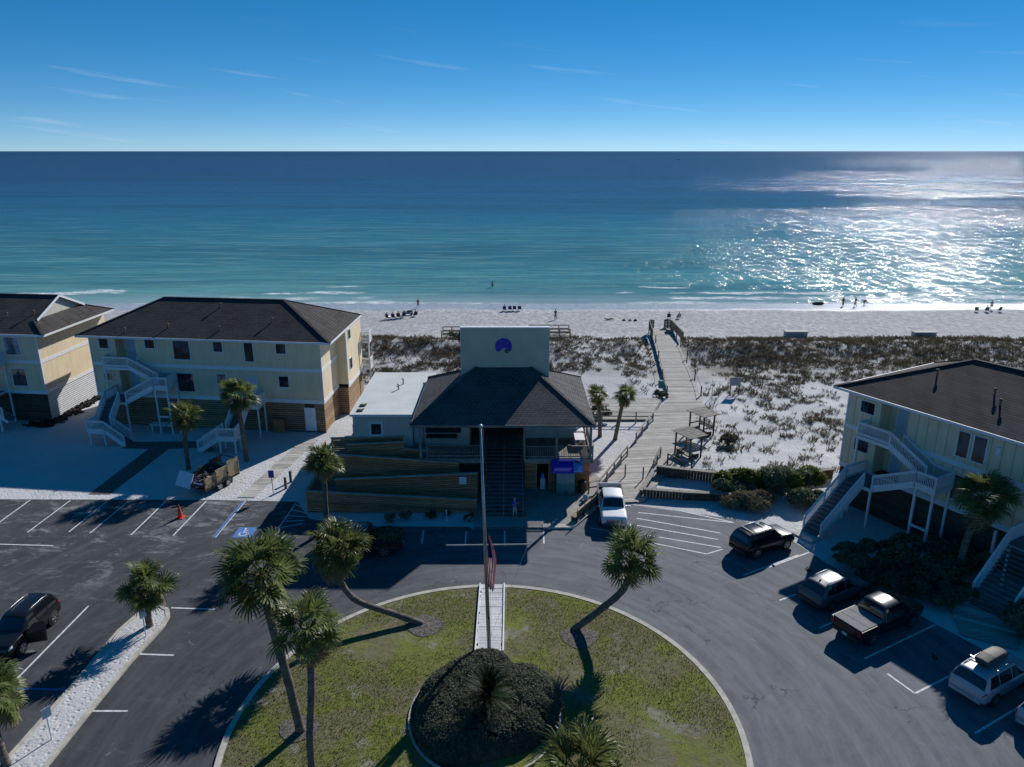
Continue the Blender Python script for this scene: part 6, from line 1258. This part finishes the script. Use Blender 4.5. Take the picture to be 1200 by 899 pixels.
# ---------------------------------------------------------------- debris trailer
tr = thing('debris_trailer', 'plywood sided two axle trailer heaped with building debris on the sand edge', 'trailer', (-25.15, 57.3, 0), R(67))
bt = lambda m, nm, mt, par=tr, **k: m.build(nm, mt, par, local=True, **k)
bt(MB().box(-1.95, -.95, .55, 1.95, .95, .63), 'floor', 'dark_wood')
for k in range(3): bt(MB().box(-1.95 + k * 1.3, -1.0, .632, -1.95 + (k + 1) * 1.3 - .02, -.955, 1.55 + .28 * k), 'side_panel', 'tan_wood')
for k in range(3): bt(MB().box(-1.95 + k * 1.3, .955, .632, -1.95 + (k + 1) * 1.3 - .02, 1.0, 1.5 + .2 * k), 'side_panel', 'dark_wood')
for x in (-1.9, -.65, .65, 1.9): bt(MB().box(x - .03, -1.06, .5, x + .03, -1.004, 1.75), 'stake', 'tan_wood')
fr_ = MB(); fr_.bar((-2.0, -.97, .52), (2.0, -.97, .52), .08, .12); fr_.bar((-2.0, .97, .52), (2.0, .97, .52), .08, .12); fr_.bar((1.95, -.9, 1.95), (1.95, .9, 1.95), .05); fr_.bar((1.95, -.9, .6), (1.95, -.9, 1.95), .05); fr_.bar((1.95, .9, .6), (1.95, .9, 1.95), .05); fr_.bar((2.0, -.9, .5), (3.0, 0, .5), .08); fr_.bar((2.0, .9, .5), (3.0, 0, .5), .08); bt(fr_, 'chassis', 'black_metal')
for x in (-.45, .45):
    for y in (-1.12, 1.12): wheel(tr, x, y, .33, .2)
for y in (-1.1, 1.1): bt(MB().box(-.85, y - .12, .70, .85, y + .12, .74), 'mudguard', 'black_metal')
db = thing('debris_heap', 'heap of broken boards, bags and branches piled in the trailer', 'debris', (-25.15, 57.3, .64), R(67))
mm = {k: MB() for k in ('black_mulch_wood', 'tan_wood', 'cloth_grey', 'dark_wood', 'cloth_navy')}
for k in range(240):
    x_ = RNG.uniform(-2.1, 1.75); y_ = RNG.uniform(-.8, .8); z_ = .1 + RNG.random() * (.55 + .45 * (x_ + 2) / 4) * (1 - .5 * abs(y_)); d = Vector(RNG.normal(0, 1, 3)); d.z *= .4; d.normalize(); l = RNG.uniform(.15, .6)
    mm[('black_mulch_wood', 'black_mulch_wood', 'dark_wood', 'tan_wood', 'cloth_grey', 'dark_wood', 'black_mulch_wood', 'cloth_navy')[k % 8]].bar(Vector((x_, y_, z_)) - d * l, Vector((x_, y_, z_)) + d * l, RNG.uniform(.04, .22), RNG.uniform(.03, .12))
for k, (mt_, m) in enumerate(mm.items()): m.build(('burnt_wood', 'boards', 'scraps', 'planks', 'tarpaulin')[k], mt_, db, local=True, kind='stuff')
brd = thing('white_board', 'pale rigid board leaning out over the near end of the debris trailer', 'board', (-26.3, 55.6, .8), R(67))
MB().add([(-.5, -.3, 0), (-.62, 1.1, .15), (.1, 1.2, 1.15), (.22, -.2, 1.0), (-.46, -.3, -.04), (-.58, 1.1, .11), (.14, 1.2, 1.11), (.26, -.2, .96)], [(0, 1, 2, 3), (7, 6, 5, 4), (0, 4, 5, 1), (1, 5, 6, 2), (2, 6, 7, 3), (3, 7, 4, 0)]).build('panel', 'white_paint', brd, local=True)

# ---------------------------------------------------------------- people: one skinned body each, clothes as children
def skin_obj(name, verts, edges, radii, mat, parent, root=0, sub=1):
    me = bpy.data.meshes.new(name); me.from_pydata(verts, edges, []); me.materials.append(M[mat]); o = bpy.data.objects.new(name, me); COL.objects.link(o); o.parent = parent
    sk = o.modifiers.new('skin', 'SKIN'); sk.use_smooth_shade = True
    for i, r_ in enumerate(radii):
        d = me.skin_vertices[0].data[i]; d.radius = (r_, r_) if isinstance(r_, (int, float)) else r_; d.use_root = i == root
    if sub: s_ = o.modifiers.new('sub', 'SUBSURF'); s_.levels = sub; s_.render_levels = sub
    return o
POSE = {   # joints relative to the feet, facing -y: pelvis, chest, neck, head, then per side shoulder, elbow, wrist, hip, knee, ankle, toe
    'stand': dict(pel=(0, 0, .95), che=(0, .01, 1.32), nek=(0, 0, 1.50), hed=(0, -.02, 1.66), arm=[((-.19, 0, 1.42), (-.26, .02, 1.15), (-.27, -.06, .90)), ((.19, 0, 1.42), (.26, .02, 1.15), (.27, -.06, .90))], leg=[((-.10, 0, .92), (-.12, -.02, .50), (-.12, .02, .08), (-.13, -.15, .04)), ((.10, 0, .92), (.12, -.02, .50), (.12, .02, .08), (.13, -.15, .04))]),
    'photo': dict(pel=(0, 0, .95), che=(0, .03, 1.32), nek=(0, .02, 1.50), hed=(0, -.02, 1.66), arm=[((-.19, .02, 1.43), (-.27, -.16, 1.24), (-.10, -.33, 1.52)), ((.19, .02, 1.43), (.29, -.16, 1.25), (.10, -.33, 1.52))], leg=[((-.10, 0, .92), (-.13, -.02, .50), (-.14, .02, .08), (-.16, -.15, .04)), ((.10, 0, .92), (.14, -.02, .50), (.17, .04, .08), (.2, -.13, .04))]),
    'walk': dict(pel=(0, 0, .93), che=(0, -.02, 1.30), nek=(0, -.04, 1.48), hed=(0, -.07, 1.64), arm=[((-.19, 0, 1.40), (-.25, .12, 1.15), (-.24, .10, .90)), ((.19, 0, 1.40), (.25, -.10, 1.15), (.23, -.25, .95))], leg=[((-.10, 0, .90), (-.11, -.20, .52), (-.11, -.18, .08), (-.11, -.34, .05)), ((.10, 0, .90), (.11, .06, .50), (.11, .32, .14), (.11, .2, .04))]),
    'sit': dict(pel=(0, .1, .40), che=(0, .22, .78), nek=(0, .22, .96), hed=(0, .18, 1.12), arm=[((-.19, .22, .88), (-.27, .12, .62), (-.2, -.12, .52)), ((.19, .22, .88), (.27, .12, .62), (.2, -.12, .52))], leg=[((-.10, .08, .38), (-.13, -.34, .46), (-.13, -.46, .08), (-.13, -.62, .04)), ((.10, .08, .38), (.13, -.34, .46), (.13, -.46, .08), (.13, -.62, .04))]),
    'bend': dict(pel=(0, .12, .88), che=(0, -.2, 1.02), nek=(0, -.36, 1.02), hed=(0, -.50, .96), arm=[((-.19, -.26, .98), (-.22, -.32, .70), (-.18, -.40, .42)), ((.19, -.26, .98), (.22, -.32, .70), (.18, -.40, .42))], leg=[((-.10, .1, .86), (-.12, .02, .48), (-.12, .06, .08), (-.12, -.10, .04)), ((.10, .1, .86), (.12, .02, .48), (.12, .06, .08), (.12, -.10, .04))]),
    'lie': dict(pel=(0, 0, .14), che=(0, .4, .17), nek=(0, .6, .22), hed=(0, .74, .30), arm=[((-.19, .5, .18), (-.30, .30, .12), (-.25, .05, .10)), ((.19, .5, .18), (.33, .42, .10), (.2, .62, .12))], leg=[((-.10, -.03, .14), (-.14, -.42, .34), (-.12, -.78, .08), (-.12, -.86, .2)), ((.10, -.03, .14), (.13, -.44, .12), (.12, -.86, .08), (.14, -.9, .2))]),
}
def person(label, loc, rz, pose, shirt, shorts, group=None, scale=1.0, fingers=True, hair='hair_dark', long_legs=False):
    Pz = POSE[pose]; z0 = loc[2]; root = thing('person', label, 'person', loc, rz, group); root.scale = (scale,) * 3
    V, E_, Ra = [], [], []
    def add(p, r_, par=None):
        V.append(tuple(p)); Ra.append(r_); i = len(V) - 1
        if par is not None: E_.append((par, i))
        return i
    pe = add(Pz['pel'], (.135, .11)); ch = add(Pz['che'], (.15, .115), pe); nk = add(Pz['nek'], .055, ch); hd0 = add(lerpv(Pz['nek'], Pz['hed'], .55), .072, nk); hd = add(Pz['hed'], (.085, .1), hd0); up = Vector(Pz['hed']) - Vector(Pz['nek']); add(Vector(Pz['hed']) + up * .45, .06, hd)
    fwd = Vector((0, -1, 0)); add(Vector(Pz['hed']) + fwd * .11 - up * .05, .014, hd)      # nose
    for sd, (s_, e_, w_) in zip((-1, 1), Pz['arm']):
        a = add(s_, .058, ch); b = add(e_, .043, a); c = add(w_, .028, b); d = (Vector(w_) - Vector(e_)).normalized(); pm = add(Vector(w_) + d * .07, (.034, .02), c)
        if fingers:
            q = d.cross(Vector((0, 0, 1)) if abs(d.z) < .9 else Vector((0, 1, 0))).normalized(); curl = d.cross(q)
            for k, l in enumerate((.060, .07, .064, .05)):
                k1 = add(Vector(w_) + d * .115 + q * (k - 1.5) * .019, .009, pm); add(Vector(w_) + d * (.115 + l) + q * (k - 1.5) * .022 + curl * .025, .007, k1)
            add(Vector(w_) + d * .075 + q * -.055 + curl * .02, .009, c)
    for h_, k_, a_, t_ in Pz['leg']:
        a = add(h_, .088, pe); b = add(k_, .058, a); c = add(a_, .038, b); add(t_, .036, c)
    skin_obj('body', V, E_, Ra, 'skin', root)
    ea = MB()
    for sd in (-1, 1): ea.ball(tuple(Vector(Pz['hed']) + Vector((sd * .092, .0, .0))), .018, .03, .04, 6, 4)
    ea.build('ears', 'skin', root, local=True); ey = MB()
    for sd in (-1, 1): ey.ball(tuple(Vector(Pz['hed']) + Vector((sd * .035, -.092, .015))), .014, .01, .01, 6, 4)
    ey.build('eyes', 'hair_dark', root, local=True); MB().ball(tuple(Vector(Pz['hed']) + up.normalized() * .045 + Vector((0, .02, 0))), .098, .108, .095, 10, 7).build('hair', hair, root, local=True, smooth=True)
    if shirt:
        V2, E2, R2 = [], [], []
        def a2(p, r_, par=None):
            V2.append(tuple(p)); R2.append(r_); i = len(V2) - 1
            if par is not None: E2.append((par, i))
            return i
        w0 = a2(lerpv(Pz['pel'], Pz['che'], .05), (.155, .13)); w1 = a2(Pz['che'], (.172, .135), w0); a2(lerpv(Pz['che'], Pz['nek'], .75), .075, w1)
        for s_, e_, w_ in Pz['arm']: q = a2(s_, .078, w1); a2(lerpv(s_, e_, .75), .07, q)
        skin_obj('shirt', V2, E2, R2, shirt, root)
    if shorts:
        V2, E2, R2 = [], [], []
        def a3(p, r_, par=None):
            V2.append(tuple(p)); R2.append(r_); i = len(V2) - 1
            if par is not None: E2.append((par, i))
            return i
        w0 = a3(lerpv(Pz['pel'], Pz['che'], .12), (.15, .128)); w1 = a3(lerpv(Pz['pel'], Pz['che'], -.08), (.155, .13), w0)
        for h_, k_, a_, t_ in Pz['leg']:
            q = a3(lerpv(h_, k_, .15), .105, w1); q = a3(lerpv(h_, k_, .9), .088, q)
            if long_legs: a3(lerpv(k_, a_, .85), .062, q)
        skin_obj('trousers' if long_legs else 'shorts', V2, E2, R2, shorts, root)
    return root
person('person in blue shirt and pale shorts taking a picture below the pavilion stair', (.2, 51.15, .125), R(35), 'photo', 'shirt_blue', 'shorts_khaki', hair='cloth_grey')
cm = thing('camera', 'small dark camera held up by the person in the blue shirt', 'camera', (.41, 50.8, 1.72), R(35)); MB().box(-.06, -.03, -.05, .06, .03, .05).build('case', 'plastic_black', cm, local=True); MB().tube([(0, -.031, 0), (0, -.08, 0)], .03, 8).build('lens', 'black_metal', cm, local=True)
def bp(x, y): return (x, y, float(gz(x, y)) - .01)
person('person in dark clothes standing alone mid beach, right of the sign wall axis', bp(7.3, 122.2), R(200), 'stand', 'cloth_black', 'cloth_black', long_legs=True, scale=1.03)
person('person standing in the shallow sea off the middle of the beach', (-4.15, 156.2, -.95), R(170), 'stand', 'cloth_grey', 'cloth_black')
person('person standing at the water edge behind the seated beach group', bp(-17.1, 133.2), R(160), 'walk', 'cloth_red', 'cloth_black', scale=1.05)
def beach_chair(x, y, rz, mat, label, group):
    r_ = thing('beach_chair', label, 'chair', bp(x, y), rz, group)
    fr_ = MB()
    for sx_ in (-.3, .3): fr_.tube([(sx_, -.35, 0), (sx_, .1, .33), (sx_, .45, .0)], .016, 5); fr_.tube([(sx_, -.32, .34), (sx_, .18, .28), (sx_, .42, .95)], .016, 5); fr_.tube([(sx_, -.3, .5), (sx_, .28, .55)], .02, 5)
    fr_.build('frame', 'metal_grey', r_, local=True); MB().bar((0, -.32, .34), (0, .18, .28), .58, .03).build('seat', mat, r_, local=True); MB().bar((0, .19, .3), (0, .42, .95), .58, .03, up=(0, 1, 0)).build('backrest', mat, r_, local=True)
    return r_
G1 = 'people and chairs of the left beach group'
for i, (x, y, sh, so_, lb, ch_) in enumerate(((-20.9, 122.6, 'cloth_black', 'cloth_black', 'leftmost seated person of the left beach group, in black', 'cloth_black'), (-20.0, 122.9, 'cloth_navy', 'cloth_navy', 'seated person in navy, second from the left of the left beach group', 'cloth_navy'),
        (-19.2, 123.4, 'cloth_red', 'cloth_black', 'seated person in a reddish top at the middle of the left beach group', 'cloth_black'), (-18.4, 124.0, 'cloth_grey', 'cloth_black', 'seated person in grey, fourth from the left of the left beach group', 'cloth_navy'), (-16.6, 125.0, 'cloth_black', 'cloth_navy', 'seated person in black at the right end of the left beach group', 'cloth_black'))):
    person(lb, bp(x, y), R(150 + 15 * i), 'sit', sh, so_, G1, fingers=False); beach_chair(x, y, R(150 + 15 * i), ch_, 'low folding chair under the ' + lb.replace('of the left beach group', '').replace(', in black', ' in black').strip(' ,'), 'chairs of the left beach group')
tn = thing('beach_wagon', 'pale low cart loaded with bags behind the left beach group', 'cart', bp(-18.0, 126.2)); MB().box(-.9, -.35, .28, .9, .35, .62).build('tub', 'cloth_grey', tn, local=True); 
for x in (-.6, .6):
    for y in (-.36, .36): MB().disc((x, y, .16), (0, 1, 0), .16, .07, 12).build('wheel', 'rubber', tn, local=True)
for x, m_ in ((-.5, 'cloth_white'), (.1, 'cloth_black'), (.55, 'cloth_teal')): MB().ball((x, 0, .7), .3, .26, .2, 8, 5).build('bag', m_, tn, local=True)
for i, (x, m_) in enumerate(((-1.3, 'cloth_navy'), (-.3, 'cloth_navy'), (.5, 'cloth_navy'), (1.4, 'cloth_navy'))):
    beach_chair(x, 130.6 + .1 * i, R(170), m_, ('leftmost', 'second from left', 'third from left', 'rightmost')[i] + ' of the four navy beach chairs standing in a row near the water', 'navy beach chairs in a row')
person('person in dark clothes seated in the leftmost navy beach chair', bp(-1.3, 130.6), R(170), 'sit', 'cloth_black', 'cloth_black', fingers=False)
person('person lying on the sand right of the lone standing person', bp(16.3, 121.8), R(100), 'lie', 'cloth_black', 'cloth_black', fingers=False)
for i, x in enumerate((18.6, 19.6, 20.5)):
    b = MB(); b.ball((x, 120.9, float(gz(x, 120.9)) + .12), .32, .24, .2, 8, 5); b.bar((x - .2, 120.9, float(gz(x, 120.9)) + .25), (x + .15, 120.95, float(gz(x, 120.9)) + .38), .06, .04); tag(b.build('beach_bag', ('cloth_red', 'cloth_grey', 'cloth_black')[i]), ('reddish beach bag nearest the lying person', 'grey beach bag in the middle of three on the sand', 'black beach bag farthest from the lying person')[i], 'bag', 'bags on the sand')
for i, (x, m_) in enumerate(((26.6, 'cloth_black'), (28.2, 'cloth_grey'))):
    beach_chair(x, 123.3, R(160 + 30 * i), m_, ('black' if i == 0 else 'grey') + ' beach chair under a seated person above the boardwalk end', 'chairs above the boardwalk end'); person('person in ' + ('black' if i == 0 else 'grey') + ' seated on the beach above the boardwalk end', bp(x, 123.3), R(160 + 30 * i), 'sit', m_, 'cloth_black', fingers=False)
person('left one of two people standing together by the glittering water, in dark clothes', bp(61.3, 135.6), R(120), 'stand', 'cloth_black', 'cloth_black', long_legs=True); person('right one of two people standing together by the glittering water, walking', bp(63.4, 135.2), R(230), 'walk', 'cloth_navy', 'cloth_black', long_legs=True, scale=1.04)
person('person bending over at the water edge beside the standing couple', bp(65.9, 137.0), R(100), 'bend', 'cloth_red', 'cloth_black')
ky = MB(); kz = float(gz(57.5, 137.5)); ky.ball((57.5, 137.6, kz + .25), 1.2, .5, .3, 12, 6); ky.bar((56.6, 137.4, kz + .35), (58.2, 137.6, kz + .62), .1, .05); tag(ky.build('kayak', 'cloth_black'), 'dark kayak shaped float lying at the water edge left of the standing couple', 'float')
person('person in dark shorts standing at the water far to the right', bp(86.4, 131.8), R(170), 'stand', 'cloth_grey', 'cloth_black')
for i, (x, m_, lb) in enumerate(((82.6, 'cloth_teal', 'green beach chair at the left of the far right group'), (84.4, 'cloth_teal', 'green beach chair in the middle of the far right group'), (86.6, 'cloth_black', 'black beach chair at the right of the far right group'))):
    beach_chair(x, 129.9, R(150 + 20 * i), m_, lb, 'chairs of the far right group')
person('person seated in the middle green beach chair of the far right group', bp(84.4, 129.9), R(170), 'sit', 'cloth_black', 'cloth_black', fingers=False)
bt_ = thing('motor_boat', 'tiny white motor boat on the horizon', 'boat', (560, 2600, -.6), R(20)); MB().add([(-5, -1.5, .1), (4, -1.5, .1), (7, 0, .3), (4, 1.5, .1), (-5, 1.5, .1), (-5.2, -1.7, 1.6), (4.2, -1.7, 1.8), (8, 0, 2.2), (4.2, 1.7, 1.8), (-5.2, 1.7, 1.6)], [(4, 3, 2, 1, 0), (5, 6, 7, 8, 9), (0, 1, 6, 5), (1, 2, 7, 6), (2, 3, 8, 7), (3, 4, 9, 8), (4, 0, 5, 9)]).build('hull', 'white_paint', bt_, local=True); MB().box(-2, -1.1, 1.75, 1.5, 1.1, 3.6).build('cabin', 'white_paint', bt_, local=True)
